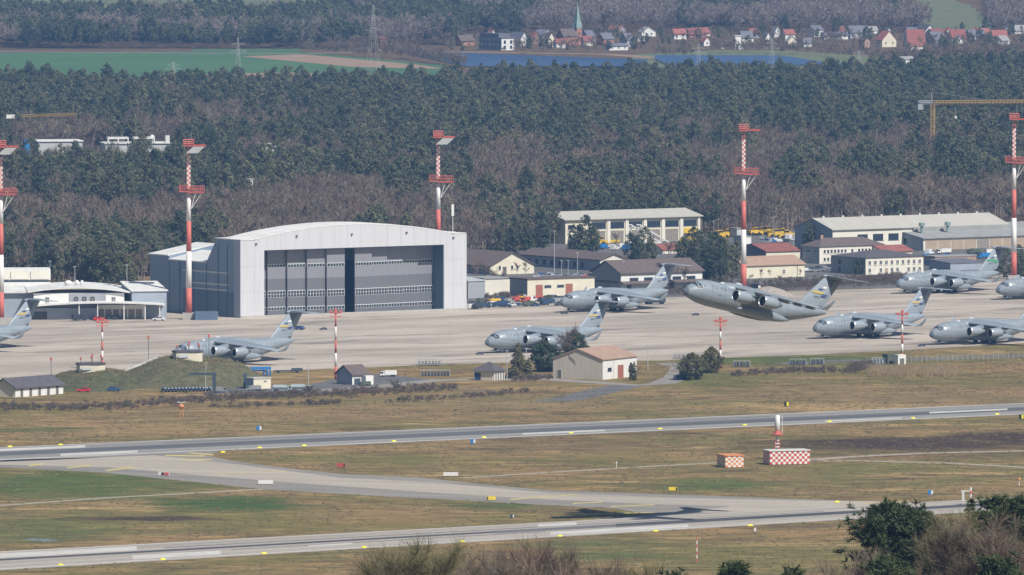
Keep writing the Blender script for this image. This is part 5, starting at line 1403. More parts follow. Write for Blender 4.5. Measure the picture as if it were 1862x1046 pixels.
t = thing('antenna_mast', 'red and white antenna mast with white cylinder behind checkered shelter', 'antenna', G(1413.5, 836), 0)
kk = 1/scl(G(1413.5, 836))
b = MB(); lattice(b, (0,0,0), (0,0,34*kk), 1.3, 6, .14); b.build('lattice_pole', M['mast_red'], t)
b = MB(); b.tube((0,0,34*kk),(0,0,44*kk),.55,.55,8); b.build('neck', M['mast_white'], t)
for i in range(4): MB().box(-.7,.7,-.7,.7,(10+i*6)*kk,(13+i*6)*kk).build('band', M['mast_white'], t)
b = MB(); b.lathe_z([(44*kk,.5),(45*kk,1.8),(46.5*kk,1.9),(47.5*kk,1.0),(53*kk,.8),(53.5*kk,.3)], n=10); b.build('platform', M['mast_red'], t)
MB().lathe_z([(53.6*kk,.6),(54*kk,.75),(80*kk,.75),(81*kk,.5)], n=10).build('radome_cylinder', M['white'], t, True)
MB().tube((1.4,0,46.5*kk),(1.4,0,80*kk),.09,.09,5).build('whip_aerial', M['white'], t)
t = thing('field_mast', 'thin white post with crossbar in the grass', 'post', G(1121, 852), 0); MB().tube((0,0,0),(0,0,2.1),.09,.09,5).build('post', M['white'], t); MB().box(-.3,.3,-.05,.05,1.5,1.7).build('crossbar', M['white'], t)
# ------------------------------------------------------------------ buildings inside the wood and the village
t, w, d, h = building('wood_depot', 'long white flat depot in the clearing at left', 'building', 70, 298, 150, 40, 258, ang=R(10), roof='flat', rise=1, wall='pale_steel', rm='white', ov=.6, D=20)
t, w, d, h = building('wood_hall', 'white hall with open white frames in the clearing right of depot', 'building', 192, 296, 311, 180, 262, ang=R(10), roof='flat', rise=1, wall='pale_steel', rm='white', ov=.6, D=18)
for k in range(2):
    b = MB(); x = w*(.03+.40*k); L = w*.32
    b.box(x,x+L,-1,4,h+2.4,h+3.4)
    for q in (0, .5, 1): b.box(x+(L-.6)*q,x+(L-.6)*q+.6,-1,-.4,h+.46,h+2.4)
    b.build('roof_frame', M['white'], t)
b = MB(); b.lathe_z([(h+.5,.4),(h+2,.4),(h+2.1,1.0),(h+3.4,1.2),(h+4.2,.6)], w*.73, 4, 10); b.build('roof_dome', M['white'], t, True)
b = MB(); b.box(w*.92,w*.98,0,3,h+.5,h+4); b.build('stair_tower', M['white'], t)
t, w, d, h = building('blue_container_stack', 'bright blue stacked container at left end of the clearing', 'container', 44, 298, 54, 40, 257, ang=R(10), roof='flat', rise=1, wall='blue', rm='blue', ov=.05, D=6)
t, w, d, h = building('wood_cottage', 'small white building peeping from the wood behind the left mast', 'building', 480, 320, 503, 474, 263, ang=R(25), roof='flat', rise=1, wall='white', rm='pale_roof', ov=.3, D=12)
t, w, d, h = building('wood_cottage', 'tiny white building lower in the wood left of hangar mast', 'building', 450, 386, 460, 446, 327, ang=R(25), roof='flat', rise=1, wall='white', rm='pale_roof', ov=.3, D=8)
VH = [  # corner px, base py, right px, left px, eave py, rise, wall, roof, ridge, words
 (912,92,936,870,70,1,'white','slate','flat','white and grey-blue apartment block with flat roof'),
 (890,73,904,883,65,4,'white','red_roof','gable_v','narrow white gable with red roof'),
 (947,84,960,925,70,4,'white','slate','gable_v','white-ended house with long slate roof'),
 (968,80,984,958,72,4.6,'tile_orange','bright_red_roof','gable_v','pinkish gable with bright red roof'),
 (996,86,1010,988,72,4.5,'cream','bark','gable_v','yellow gable house'),
 (1012,88,1028,1006,78,2.5,'white','red_roof','gable_u','low white house'),
 (1062,84,1078,1056,74,3,'pale_cream','red_roof','gable_u','pale house with dull red roof'),
 (1108,92,1142,1100,84,1.5,'white','slate','gable_u','long low white house'),
 (1140,86,1152,1128,72,4,'grey_wall','slate','gable_u','slate house'),
 (1160,76,1176,1154,67,1,'white','slate','flat','white pillared villa'),
 (1226,72,1248,1220,61,3,'white','bright_red_roof','gable_u','long white house with red roof'),
 (1252,70,1284,1244,62,4,'red_roof','red_roof','gable_u','low wide house all in red'),
 (1270,66,1292,1262,60,3.5,'pale_cream','bright_red_roof','gable_u','house with bright red tiles'),
 (1280,84,1292,1272,76,3,'white','red_roof','gable_v','little white gable'),
 (1311,89,1317,1308,81,1,'cream','cream','flat','tiny yellow box house'),
 (1337,89,1348,1333,66,1,'white','white','flat','tall white tower block'),
 (1343,90,1353,1338,81,1,'pale_steel','white','flat','low white block beside the tower'),
 (1350,78,1370,1342,68,4,'pale_cream','slate','gable_u','slate-roofed house'),
 (1365,70,1382,1358,60,3,'grey_wall','red_roof','gable_u','grey house with red ridge'),
 (1392,80,1402,1385,70,4,'white','slate','gable_v','narrow white gable with slate roof'),
 (1408,68,1420,1402,58,3.5,'white','slate','gable_v','white gable set high'),
 (1428,72,1446,1420,62,3,'white','bright_red_roof','gable_u','white house with vivid red roof'),
 (1433,84,1448,1428,75,3.4,'cream','grey_roof','gable_v','cream gable with pale roof'),
 (1462,86,1478,1456,78,3,'white','slate','gable_u','small white house with slate roof'),
 (1498,72,1518,1492,65,2,'white','slate','gable_u','white house with slate roof in the row, left'),
 (1518,72,1542,1514,64,2,'white','slate','gable_u','white house with slate roof in the row, right'),
 (1520,64,1536,1514,56,3,'grey_wall','red_roof','gable_u','grey house with white chimney'),
 (1546,70,1578,1540,58,4,'grey_wall','slate','gable_u','broad slate barn'),
 (1572,88,1582,1562,74,2,'tile_orange','bark','gable_v','little orange house'),
 (1604,86,1630,1592,73,6,'cream','bright_red_roof','gable_v','large yellow timber-framed gable with red roof'),
 (1612,72,1622,1606,62,4.5,'white','slate','gable_v','white gable behind the yellow one'),
 (1652,91,1683,1644,80,9.5,'white','bright_red_roof','gable_u','big steep red roof over white ground floor'),
 (1682,60,1700,1654,57,4.5,'white','dark_roof','gable_v','high white gable with long dark roof'),
 (1700,80,1720,1680,72,5,'grey_wall','slate','gable_u','grey house with broad slate roof'),
 (1722,62,1732,1716,57,2.5,'white','bright_red_roof','gable_v','small white gable set far back'),
 (1730,76,1756,1724,67,5,'pale_cream','bright_red_roof','gable_u','wide orange-red roof house'),
 (1740,80,1750,1735,74,3,'white','slate','gable_v','small white gable below the orange roof'),
 (1764,72,1792,1756,64,3.5,'grey_wall','slate','gable_u','grey house with dark slate roof'),
 (1770,65,1800,1764,60,3,'pale_cream','bright_red_roof','gable_u','long red roof set back'),
 (1806,76,1832,1800,66,4,'pale_cream','bright_red_roof','gable_u','rightmost red-roofed house'),
 (1828,60,1846,1822,52,3,'white','slate','gable_v','white house at the right edge, left'),
 (1846,62,1868,1842,54,3,'white','grey_roof','gable_u','white house at the right edge, right'),
 (1580,62,1596,1574,55,2.5,'white','grey_roof','gable_u','white house far back behind the slate barn'),
 (1640,118,1662,1630,108,1.5,'white','grey_roof','gable_u','white shed at the edge of the wood'),
 (690,80,705,672,70,4,'brick','red_roof','gable_u','brick house left of the village'),
 (838,84,862,828,74,3.5,'brick','brown_roof','gable_u','brown house left of the apartment block'),
]
for i, (px, py, xr, xl, yt, rise, wl, rf, ty, words) in enumerate(VH):
    ww = words + (' at the left end of the village' if px < 1000 else ' left of the village meadow' if px < 1240 else ' above the village meadow' if px < 1480 else ' in the right half of the village')
    t, w, d, h = building('apartment_block' if i == 0 else 'village_house', ww, 'house' if i else 'building', px, py, xr, xl, yt, ang=R(36), roof=ty, rise=rise, wall=wl, rm=rf, ov=.5, group='village houses', side='blue_grey_wall' if i == 0 else None)
    if i == 0:
        for z in (.15, .58):
            for u in (.25, .72): put_window(t, 'front', w*u, h*z, 1.8, 2.0, w, d, 2, 1, 'dark_steel')
            for u in (.1, .25, .4, .6, .75, .9): put_window(t, 'left', d*u, h*z, 1.8, 2.0, w, d, 2, 1, 'dark_steel')
        b = MB(); b.box(w*.05,w*.9,d*.15,d*.95,h+.46,h+3.2); b.build('penthouse', M['slate'], t)
    else:
        n = max(1, int(w / 4.5))
        for k in range(n): put_window(t, 'front', w*(k+.5)/n, h*.42, 1.2, 1.5, w, d, 1, 1, 'frame')
        for k in range(max(1, int(d / 5))): put_window(t, 'left', d*(k+.5)/max(1, int(d/5)), h*.42, 1.2, 1.5, w, d, 1, 1, 'frame')
rh = random.Random(21); nco = 0
for i, (px, py) in enumerate(sorted((rh.uniform(960, 1850), rh.uniform(66, 86)) for _ in range(26))):
    if any(a[3]-6 < px < a[2]+6 and abs(a[1]-py) < 7 for a in VH): continue
    wl, rf = rh.choice(('pale_cream','white','grey_wall','beige','brick')), rh.choice(('slate','brown_roof','red_roof','grey_roof','slate'))
    ty = rh.choice(('gable_u','gable_v'))
    hh_ = rh.uniform(3.2, 5.0)
    t, w, d, h = building('village_house', 'small %s cottage half hidden in the village thicket, %s such from left' % ({'pale_cream':'cream','white':'white','grey_wall':'grey','beige':'beige','brick':'brick'}[wl], ordw(nco)), 'house', px, py, px+8, px-6, py-12, ang=R(rh.uniform(20,60)), roof=ty, rise=rh.uniform(2.5,4), wall=wl, rm=rf, ov=.4, group='village houses', W=rh.uniform(8,12), D=rh.uniform(7,10), h=hh_)
    nco += 1
    VH.append((px, py, px+20, px-14, py-14))
    put_window(t, 'front', w*.3, h*.4, 1.2, 1.4, w, d); put_window(t, 'front', w*.7, h*.4, 1.2, 1.4, w, d)
# church
q = G(1050, 82); k = 1/scl(q)
t = thing('church', 'village church with slender green copper spire and red nave', 'church', q, R(36))
MB().box(-2.2,2.2,-2.2,2.2,0,30*k).build('tower', M['brick'], t)
b = MB(); b.rings([[(-2.3*s2,-2.3*s2,z),(2.3*s2,-2.3*s2,z),(2.3*s2,2.3*s2,z),(-2.3*s2,2.3*s2,z)] for z, s2 in ((30*k,1),(38*k,.92),(46*k,.62),(62*k,.32),(78*k,.03))]); b.build('spire', M['copper_green'], t)
b = MB()
for sx_, sy_ in ((-2,-2),(2,-2),(2,2),(-2,2)): b.rings([[(sx_+.7*c_*math.cos(2*math.pi*i/6), sy_+.7*c_*math.sin(2*math.pi*i/6), z) for i in range(6)] for z, c_ in ((30*k,1),(34*k,.9),(41*k,.05))])
b.build('turret', M['copper_green'], t)
walls_roof(thing('_n', 'x', 'x'), 1, 1, 1, 'flat', 1, 'brick', 'red_roof') if False else None
b = MB(); b.prism_x([(-4,0),(4,0),(4,6.5),(0,11),(-4,6.5)], -15, -2.25); b.build('nave', M['brick'], t)
b = MB(); b.prism_x([(-4.5,6.0),(0,11.05),(0,11.5),(-4.5,6.45)], -15.4, -2.26); b.prism_x([(0,11.05),(4.5,6.0),(4.5,6.45),(0,11.5)], -15.4, -2.26); b.build('nave_roof', M['brown_roof'], t)
for z in (.35, .62): MB().box(-.5,.5,-2.3,-2.21,30*k*z,30*k*z+2).build('belfry_opening', M['glass'], t)
q = G(1101, 80); t = thing('chapel_turret', 'tiny white turret right of the church', 'turret', q, R(36)); MB().box(-1,1,-1,1,0,6.5).build('tower', M['white'], t); MB().rings([[(-1.1*s2,-1.1*s2,z),(1.1*s2,-1.1*s2,z),(1.1*s2,1.1*s2,z),(-1.1*s2,1.1*s2,z)] for z, s2 in ((6.5,1),(10,.04))]).build('cap', M['slate'], t)
# solar field: one long table of panels for each row
n = 0
for poly_, nr in ((((752,101),(1175,117),(1150,123.5),(850,123.5)), 24), (((1190,108.5),(1420,109),(1497,121),(1215,121)), 16)):
    A, B, C, Dd = [G(*q) for q in poly_]
    for i in range(nr):
        f = (i + .5) / nr; p, q2 = (A.lerp(Dd, f), B.lerp(C, f))
        d = q2 - p; L = d.length; a = math.atan2(d.y, d.x)
        t = thing('solar_row', '%s blue solar panel row of the %s solar strip, counted from the village' % (ordw(i), 'left' if n == 0 else 'right'), 'solar panels', p, a, 'solar rows')
        b = MB(); b.add([(0,-2.2,1.0),(L,-2.2,1.0),(L,2.2,3.0),(0,2.2,3.0),(0,-2.2,1.1),(L,-2.2,1.1),(L,2.2,3.1),(0,2.2,3.1)], [(0,3,2,1),(4,5,6,7),(0,1,5,4),(1,2,6,5),(2,3,7,6),(3,0,4,7)]); b.build('panel_table', M['solar'], t)
        b = MB()
        for j in range(int(L/12)+1): b.box(j*12,j*12+.2,-.1,.1,0,2.0)
        b.build('rack_frame', M['steel'], t)['kind'] = 'stuff'
    n += 1
for i, (x, y, w2) in enumerate(((1425,117,18),(1440,112.5,9),(1350,121,6))):
    b = MB(); b.box(-w2/5,w2/5,-1.5,1.5,0,2.6); b.box(-w2/5-.2,w2/5+.2,-1.7,1.7,2.61,2.9)
    tag(b.build('white_cabin', M['white']), 'small white cabin at the right solar strip, ' + ('long one', 'box-shaped one', 'tiny one')[i], 'cabin').location = G(x, y)

# ------------------------------------------------------------------ trees
def crown_pine(seed, H=16.0, r=3.4, z0=6.0, n=54, k=9, cr=1.25, conical=0.0):
    rg = random.Random(seed); b = MB()
    ox, oy = rg.uniform(-.6,.6), rg.uniform(-.6,.6)
    for i in range(n):
        f = ((i + rg.random()) / n)
        prof = (1 - f) ** .8 if conical else math.sin(math.pi * min(1, (.14 + .86 * f)) ** 1.15) ** .75
        rad = r * prof * (.35 + .65 * math.sqrt(rg.random())) * rg.uniform(.75, 1.15)
        th = rg.uniform(0, 2*math.pi)
        c = Vector((ox*f + rad*math.cos(th), oy*f + rad*math.sin(th), z0 + (H - z0) * f + rg.uniform(-.5,.5)))
        s = cr * rg.uniform(.7, 1.3) * (1 - .35 * f)
        for j in range(k):
            d = Vector((rg.gauss(0,1), rg.gauss(0,1), rg.gauss(.35,.75))).normalized()
            nn = (d + Vector((rg.gauss(0,.35), rg.gauss(0,.35), rg.gauss(.15,.35)))).normalized()
            e = nn.orthogonal().normalized(); e.rotate(Matrix.Rotation(rg.uniform(0,6.28), 3, nn)); e2 = nn.cross(e)
            w = s * rg.uniform(.15,.30); q = c + d * s * rg.uniform(.5,.98)
            b.add([q - e*w - e2*w*.4, q + e*w - e2*w*.55, q + e*w*.5 + e2*w, q - e*w*.6 + e2*w*.8], [(0,1,2,3)])
    return b
def trunk_pine(seed, H=16.0, r=.22):
    rg = random.Random(seed); b = MB(); x, y = 0, 0; p = Vector((0,0,-.3))
    for i in range(5):
        q = Vector((x + rg.uniform(-.15,.15), y + rg.uniform(-.15,.15), H*.92*(i+1)/5)); b.tube(p, q, r*(1-i*.16), r*(1-(i+1)*.16), 6, 0, False); p = q
    for i in range(7):
        z = H*(.4+.5*rg.random()); th = rg.uniform(0,6.28); l = rg.uniform(1.2,2.6); b.tube((0,0,z),(l*math.cos(th),l*math.sin(th),z+rg.uniform(.1,1)),.07,.03,4,0,False)
    return b
def bare_tree(seed, H=14.0, r=3.2, ntw=230, tw=.16, limbs=9, lr=1.0):
    rg = random.Random(seed); tr, cr = MB(), MB(); tips = []
    p = Vector((0,0,-.3)); q = Vector((rg.uniform(-.3,.3), rg.uniform(-.3,.3), H*.45)); tr.tube(p, q, .2*lr, .15*lr, 6, 0, False)
    top = Vector((rg.uniform(-.6,.6), rg.uniform(-.6,.6), H*.9)); tr.tube(q, top, .14*lr, .03*lr, 5, 0, False)
    segs = [(q, top)]
    for i in range(limbs):
        z = rg.uniform(.3, .75); s = Vector((0,0,H*z)); th = rg.uniform(0,6.28); l = r * rg.uniform(.6,1.05)
        e = s + Vector((l*math.cos(th), l*math.sin(th), H*rg.uniform(.12,.3))); tr.tube(s, e, .09*lr, .03*lr, 4, 0, False); segs.append((s, e))
    for i in range(ntw):
        a, b_ = rg.choice(segs); s = a.lerp(b_, rg.uniform(.25, 1.05))
        d = ((b_ - a).normalized()*.5 + Vector((rg.gauss(0,.6), rg.gauss(0,.6), rg.gauss(.55,.5)))).normalized(); l = rg.uniform(.9, 2.4)
        e = d.orthogonal().normalized(); e.rotate(Matrix.Rotation(rg.uniform(0,6.28), 3, d)); m_ = s + d*l
        cr.add([s - e*tw*.6, s + e*tw*.6, m_ + e*tw*.2, m_ - e*tw*.2], [(0,1,2,3)])
        d2 = (d + Vector((rg.gauss(0,.5), rg.gauss(0,.5), rg.gauss(.2,.4)))).normalized(); s2 = s + d*l*.5
        cr.add([s2 - e*tw*.4, s2 + e*tw*.4, s2 + d2*l*.7], [(0,1,2)])
    return tr, cr
PV = [(crown_pine(s, 15 + (s % 3)*1.5, 3.1 + .45*(s % 4), 4.6 + (s % 3), 58, 30, 1.4).mesh('crown', M['pine']), trunk_pine(s, 16).mesh('trunk', M['bark'])) for s in range(8)]
BV = []
for s in range(5):
    a, b_ = bare_tree(40 + s, 13.5 + (s % 3), 3.2 + .25*(s % 3)); BV.append((b_.mesh('crown', M['twig']), a.mesh('trunk', M['bark_pale'])))
HV = []
for s in range(4):
    a, b_ = bare_tree(140 + s, 15.0 + (s % 3), 4.0, 260, .2); HV.append((b_.mesh('crown', M['twig_pale']), a.mesh('trunk', M['bark_pale'])))
SV = []
for s in range(3):
    a, b_ = bare_tree(80 + s, 3.0, 1.6, 90, .10, 7); SV.append(b_.mesh('crown', M['scrub']))
def plant(kind, var, p, sc, rz, label, group, name):
    t = thing(name, label, 'tree', p, rz, group)
    t.scale = (sc, sc, sc)
    link('crown', var[0], t); link('trunk', var[1], t); return t
FRONT = [(-160,522),(255,520),(300,492),(840,476),(880,470),(1000,452),(1020,432),(1280,424),(1440,430),(1450,418),(1862,404),(2100,396)]
BACK = [(-160,190),(400,190),(800,186),(900,178),(1300,176),(1500,174),(1640,164),(1700,158),(1862,148),(2100,140)]
def pl_y(line, x):
    for a, b_ in zip(line, line[1:]):
        if a[0] <= x <= b_[0]: return ln(a, b_, x)
    return line[0][1] if x < line[0][0] else line[-1][1]
rg = random.Random(11)
pts_p, pts_b = [], []
def bare_bias(px, py):                    # where the photograph shows bare brown wood
    b = -.06
    b += .34 * math.exp(-((py-445)/46)**2) * (1 if px < 870 else .15)
    b += .30 * math.exp(-((py-330)/26)**2) * (.75 + .25*math.sin(px*.006))
    b += .22 * math.exp(-((py-400)/30)**2) * math.exp(-((px-560)/260)**2)
    b += .38 * math.exp(-((px-1600)/260)**2) * math.exp(-((py-400)/34)**2)
    b += .24 * math.exp(-((px-1500)/330)**2) * math.exp(-((py-300)/22)**2)
    b += .22 * math.exp(-((px-1350)/200)**2) * math.exp(-((py-250)/14)**2)
    b += .22 * math.exp(-((px-700)/160)**2) * math.exp(-((py-240)/18)**2)
    b += .22 * math.exp(-((px-100)/140)**2) * math.exp(-((py-270)/18)**2)
    b -= .35 * math.exp(-((px-190)/60)**2) * math.exp(-((py-505)/16)**2)
    b -= .18 * math.exp(-((py-190)/30)**2)
    b -= .20 * math.exp(-((px-1150)/150)**2) * math.exp(-((py-430)/20)**2)
    return b
Y = 3950.0
while Y < 7000:
    half = 1090/FPX*Y; X = -half
    sp = 6.2
    while X < half:
        x, y = X + rg.uniform(-2.6,2.6), Y + rg.uniform(-2.6,2.6); X += sp
        px, py = proj((x, y, 0))
        if py > pl_y(FRONT, px) or py < pl_y(BACK, px): continue
        if 20 < px < 325 and 286 < py < 324: continue
        if 470 < px < 508 and 312 < py < 332: continue
        if 440 < px < 466 and 378 < py < 396: continue
        if mnoise.noise((x*.03, y*.012, 9.1)) > .5 or rg.random() < .09: continue
        nv = mnoise.noise((x*.016, y*.006, 3.3))*.55 + mnoise.noise((x*.05, y*.02, 7.7))*.3 + bare_bias(px, py) + rg.uniform(-.26,.26)
        (pts_b if nv > -.03 else pts_p).append((x, y, px, py))
    Y += sp
def shows(px, py):                         # rough test: not behind the hangar or the halls
    return -10 < px < 1872 and not (300 < px < 845 and py > 462)
pts_p.sort(key=lambda q: q[1]); pts_b.sort(key=lambda q: q[1])
def split(pts):
    near = [q for q in pts if shows(q[2], q[3])][:300]; s = set(near); return near, [q for q in pts if q not in s]
ip, fp = split(pts_p); ib, fb_ = split(pts_b)
for i, (x, y, px, py) in enumerate(ip): plant('pine', PV[rg.randrange(8)], (x, y, 0), rg.uniform(.72,1.12), rg.uniform(0,6.28), 'pine tree in the front rows of the wood behind the base', 'pines in the front of the wood', 'pine_tree')
for i, (x, y, px, py) in enumerate(ib): plant('bare', BV[rg.randrange(5)], (x, y, 0), rg.uniform(.72,1.08), rg.uniform(0,6.28), 'bare leafless tree in the front rows of the wood behind the base', 'bare trees in the front of the wood', 'bare_tree')
pro_p = []; pro_b = []
for o in list(col.objects):
    if o.parent and o.parent.name.startswith('pine_tree') and o.name.startswith('crown') and len(pro_p) < 60: pro_p.append(o)
def proto(objs, meshes):
    out = []
    for me in meshes: out.append(next(o for o in objs if o.data == me))
    return out
allo = list(col.objects)
PD = [(crown_pine(60+s, 14 + (s % 3)*1.5, 3.3 + .4*(s % 3), 1.6, 90, 30, 1.35).mesh('crown', M['pine']), trunk_pine(60+s, 13).mesh('trunk', M['bark'])) for s in range(4)]
PC, PT = proto(allo, [a for a, _ in PV]), proto(allo, [b_ for _, b_ in PV])
BC, BT = proto(allo, [a for a, _ in BV]), proto(allo, [b_ for _, b_ in BV])
def scatter(name, label, cat, pts, sets, smin, smax, seed):
    rr = random.Random(seed)
    me = bpy.data.meshes.new(name); me.from_pydata([p for p in pts], [], [])
    a = me.attributes.new('tree_kind', 'INT', 'POINT'); s = me.attributes.new('tree_size', 'FLOAT_VECTOR', 'POINT'); r_ = me.attributes.new('tree_turn', 'FLOAT_VECTOR', 'POINT')
    n = len(pts); a.data.foreach_set('value', [rr.randrange(len(sets[0])) for _ in range(n)])
    sv, rv_ = [], []
    for _ in range(n):
        k = rr.uniform(smin, smax); sv += [k*rr.uniform(.9,1.1), k*rr.uniform(.9,1.1), k*rr.uniform(.88,1.15)]; rv_ += [0, 0, rr.uniform(0, 6.28)]
    s.data.foreach_set('vector', sv); r_.data.foreach_set('vector', rv_)
    o = link(name, me); o['kind'] = 'stuff'; tag(o, label, cat)
    ng = bpy.data.node_groups.new(name, 'GeometryNodeTree')
    ng.interface.new_socket('Geometry', in_out='INPUT', socket_type='NodeSocketGeometry'); ng.interface.new_socket('Geometry', in_out='OUTPUT', socket_type='NodeSocketGeometry')
    N, L = ng.nodes, ng.links; gi = N.new('NodeGroupInput'); go = N.new('NodeGroupOutput'); jo = N.new('GeometryNodeJoinGeometry')
    def attr(nm, ty):
        q = N.new('GeometryNodeInputNamedAttribute'); q.data_type = ty; q.inputs['Name'].default_value = nm; return q.outputs['Attribute']
    ka, sa, ra = attr('tree_kind', 'INT'), attr('tree_size', 'FLOAT_VECTOR'), attr('tree_turn', 'FLOAT_VECTOR')
    for objs in sets:
        gj = N.new('GeometryNodeJoinGeometry')
        for ob in objs:
            oi = N.new('GeometryNodeObjectInfo'); oi.transform_space = 'ORIGINAL'; oi.inputs['Object'].default_value = ob; oi.inputs['As Instance'].default_value = True
            L.new(oi.outputs['Geometry'], gj.inputs[0])
        ip_ = N.new('GeometryNodeInstanceOnPoints'); ip_.inputs['Pick Instance'].default_value = True
        L.new(gi.outputs[0], ip_.inputs['Points']); L.new(gj.outputs[0], ip_.inputs['Instance']); L.new(ka, ip_.inputs['Instance Index']); L.new(sa, ip_.inputs['Scale'])
        e2r = N.new('FunctionNodeEulerToRotation'); L.new(ra, e2r.inputs[0]); L.new(e2r.outputs[0], ip_.inputs['Rotation'])
        L.new(ip_.outputs[0], jo.inputs[0])
    L.new(jo.outputs[0], go.inputs[0])
    md = o.modifiers.new('scatter', 'NODES'); md.node_group = ng
    return o
scatter('pine_wood', 'dark green pine wood stretching behind the base', 'wood', [(x, y, 0) for x, y, _, _ in fp], (PC, PT), .55, 1.28, 1)
scatter('bare_wood', 'brown leafless wood between the pines behind the base', 'wood', [(x, y, 0) for x, y, _, _ in fb_], (BC, BT), .7, 1.1, 2)
# second wood left of the village and the wooded hillside
fpn, fbn = [], []
Y = 7160.0
while Y < 9900:
    half = 1080/FPX*Y; X = -half; sp = 7.4
    while X < half:
        x, y = X + rg.uniform(-3.2,3.2), Y + rg.uniform(-3.2,3.2); X += sp
        z = ter(x, y); px, py = proj((x, y, z))
        if py < -25: continue
        if px < 840 + 25*math.sin(y*.01):
            if py > 89 - 6*sstep(560, 840, px) or west_open(px, py): continue
            if mnoise.noise((x*.02, y*.008, 1.3)) + (.25 if py > 76 else -.12) + rg.uniform(-.2,.2) > .2: fbn.append((x, y, z))
            else: fpn.append((x, y, z))
        else:
            if y < 7600: continue
            if hill_open(px, py) or (py < 75 and 1690 < px < 1800): continue
            if mnoise.noise((x*.012, y*.005, 5.3)) + rg.uniform(-.2,.2) > .32: fpn.append((x, y, z))
            else: fbn.append((x, y, z))
    Y += sp
hv_at = ((1120,64),(1340,60),(1480,62),(960,62))
for i, (x, y) in enumerate(hv_at): plant('bare', HV[i], G(x, y), .8, i, 'pale bare beech at the foot of the village hill, %s' % ('above the long white house', 'behind the tall white tower block', 'left of the white house row', 'behind the bright red pinkish gable')[i], None, 'beech_tree')
allo = list(col.objects)
HC_ = proto(allo, [a for a, _ in HV])
scatter('far_pine_wood', 'hazy evergreen wood beyond the fields and on the hill', 'wood', fpn, (PC,), .8, 1.25, 3)
scatter('hillside_wood', 'hazy brown leafless wood on the hillside above the village', 'wood', fbn, (HC_,), .8, 1.25, 4)
# thickets between the village houses and field hedges
vt, vh = [], []
for _ in range(900):
    px, py = rg.uniform(820, 1900), rg.uniform(66, 101)
    if 1165 < px < 1640 and py > 90: continue
    if any(a[3]-3 < px < a[2]+3 and a[1]-4 < py < a[1]+ (7 if rg.random() < .8 else 0) for a in VH): continue
    p = G(px, py); (vt if rg.random() < .84 else vh).append((p.x, p.y, 0))
for px0, py0, px1, py1, n in ((548,97,760,108,120),(740,108,845,124,110),(1290,96,1500,100,90),(1190,106,1260,108,30),(1500,104,1660,116,70),(600,90,830,88,90),(1660,112,1862,104,120)):
    for i in range(n):
        f = rg.random(); p = G(px0+(px1-px0)*f, py0+(py1-py0)*f + rg.uniform(-2,2)); vt.append((p.x, p.y, 0))
scatter('village_thicket', 'brown leafless thicket between the village houses and field edges', 'thicket', vt, (BC,), .35, .72, 5)
scatter('village_evergreens', 'small evergreens between the village houses', 'evergreens', vh, (PC,), .35, .7, 6)
for x, y, sc, lab in ((905,66,1.25,'dark evergreen left in the clump behind the apartment block'),(922,66,1.55,'dark evergreen in the middle of the clump behind the apartment block'),(936,68,1.15,'dark evergreen right in the clump behind the apartment block'),(1256,58,1.15,'dark evergreen above the red house row, left'),(1272,58,1.3,'dark evergreen above the red house row, right'),(1428,64,1.05,'dark evergreen above the meadow houses'),(1532,62,.8,'dark evergreen beside the row of white houses'),(1792,58,.7,'lone small dark conifer on the hill meadow'),(1750,62,.6,'lone dark shrub-like conifer below the hill meadow'),(1520,64,.8,'dark evergreen behind the row of white houses')):
    plant('pine', PD[rg.randrange(4)], G(x, y), sc, rg.uniform(0,6), lab, None, 'evergreen_tree')

# trees among the buildings
near = [(1042,462,.75),(1055,466,.9),(1068,463,.95),(1080,462,.8),(1148,482,.75),(1160,484,.85),(1172,482,.9),(1185,480,.7),(1242,500,1.05),(1256,505,1.0),(1270,512,1.15),(1285,515,1.05),(1300,518,1.2),(1315,516,1.1),(1330,512,1.0),(1262,490,1.0),(1290,500,1.0),(1318,498,.95),(1340,505,.9),(1470,456,.8),
        (150,518,.85),(170,520,1.0),(185,522,1.15),(200,522,1.1),(218,520,.95),(236,519,.8),(985,456,1.1),(960,462,.9),(930,466,.85),(905,470,.9),(1000,448,1.0),(1560,500,.45),(1830,508,.7),(1852,505,.8),(1862,510,.75),(1815,500,.5)]
for i, (x, y, sc) in enumerate(sorted(near)):
    plant('pine', PD[rg.randrange(4)], G(x, y), sc, rg.uniform(0,6), 'dark pine standing among the base buildings, %s from left' % ordw(i), 'pines among the buildings', 'pine_tree')
bnear = [(868,520,.6),(880,522,.65),(893,528,.6),(905,530,.62),(917,530,.6),(940,505,.4),(955,506,.45),(1150,455,.5),(1120,462,.6),(1245,525,.55),(1336,525,.5),(1320,530,.5),(1300,528,.45),(1230,478,.6),(1215,482,.6)]
for i, (x, y, sc) in enumerate(sorted(bnear)):
    plant('bare', BV[rg.randrange(5)], G(x, y), sc, rg.uniform(0,6), 'small bare tree standing among the base buildings, %s from left' % ordw(i), 'bare trees among the buildings', 'bare_tree')
for i, (x, y) in enumerate(((1362,505),(1385,505),(1400,507),(1455,506))):
    plant('bare', BV[rg.randrange(5)], G(x, y+1), .25, rg.uniform(0,6), 'thin bare sapling against the peach-roofed store, %s from left' % ordw(i), 'saplings at the store', 'bare_sapling')
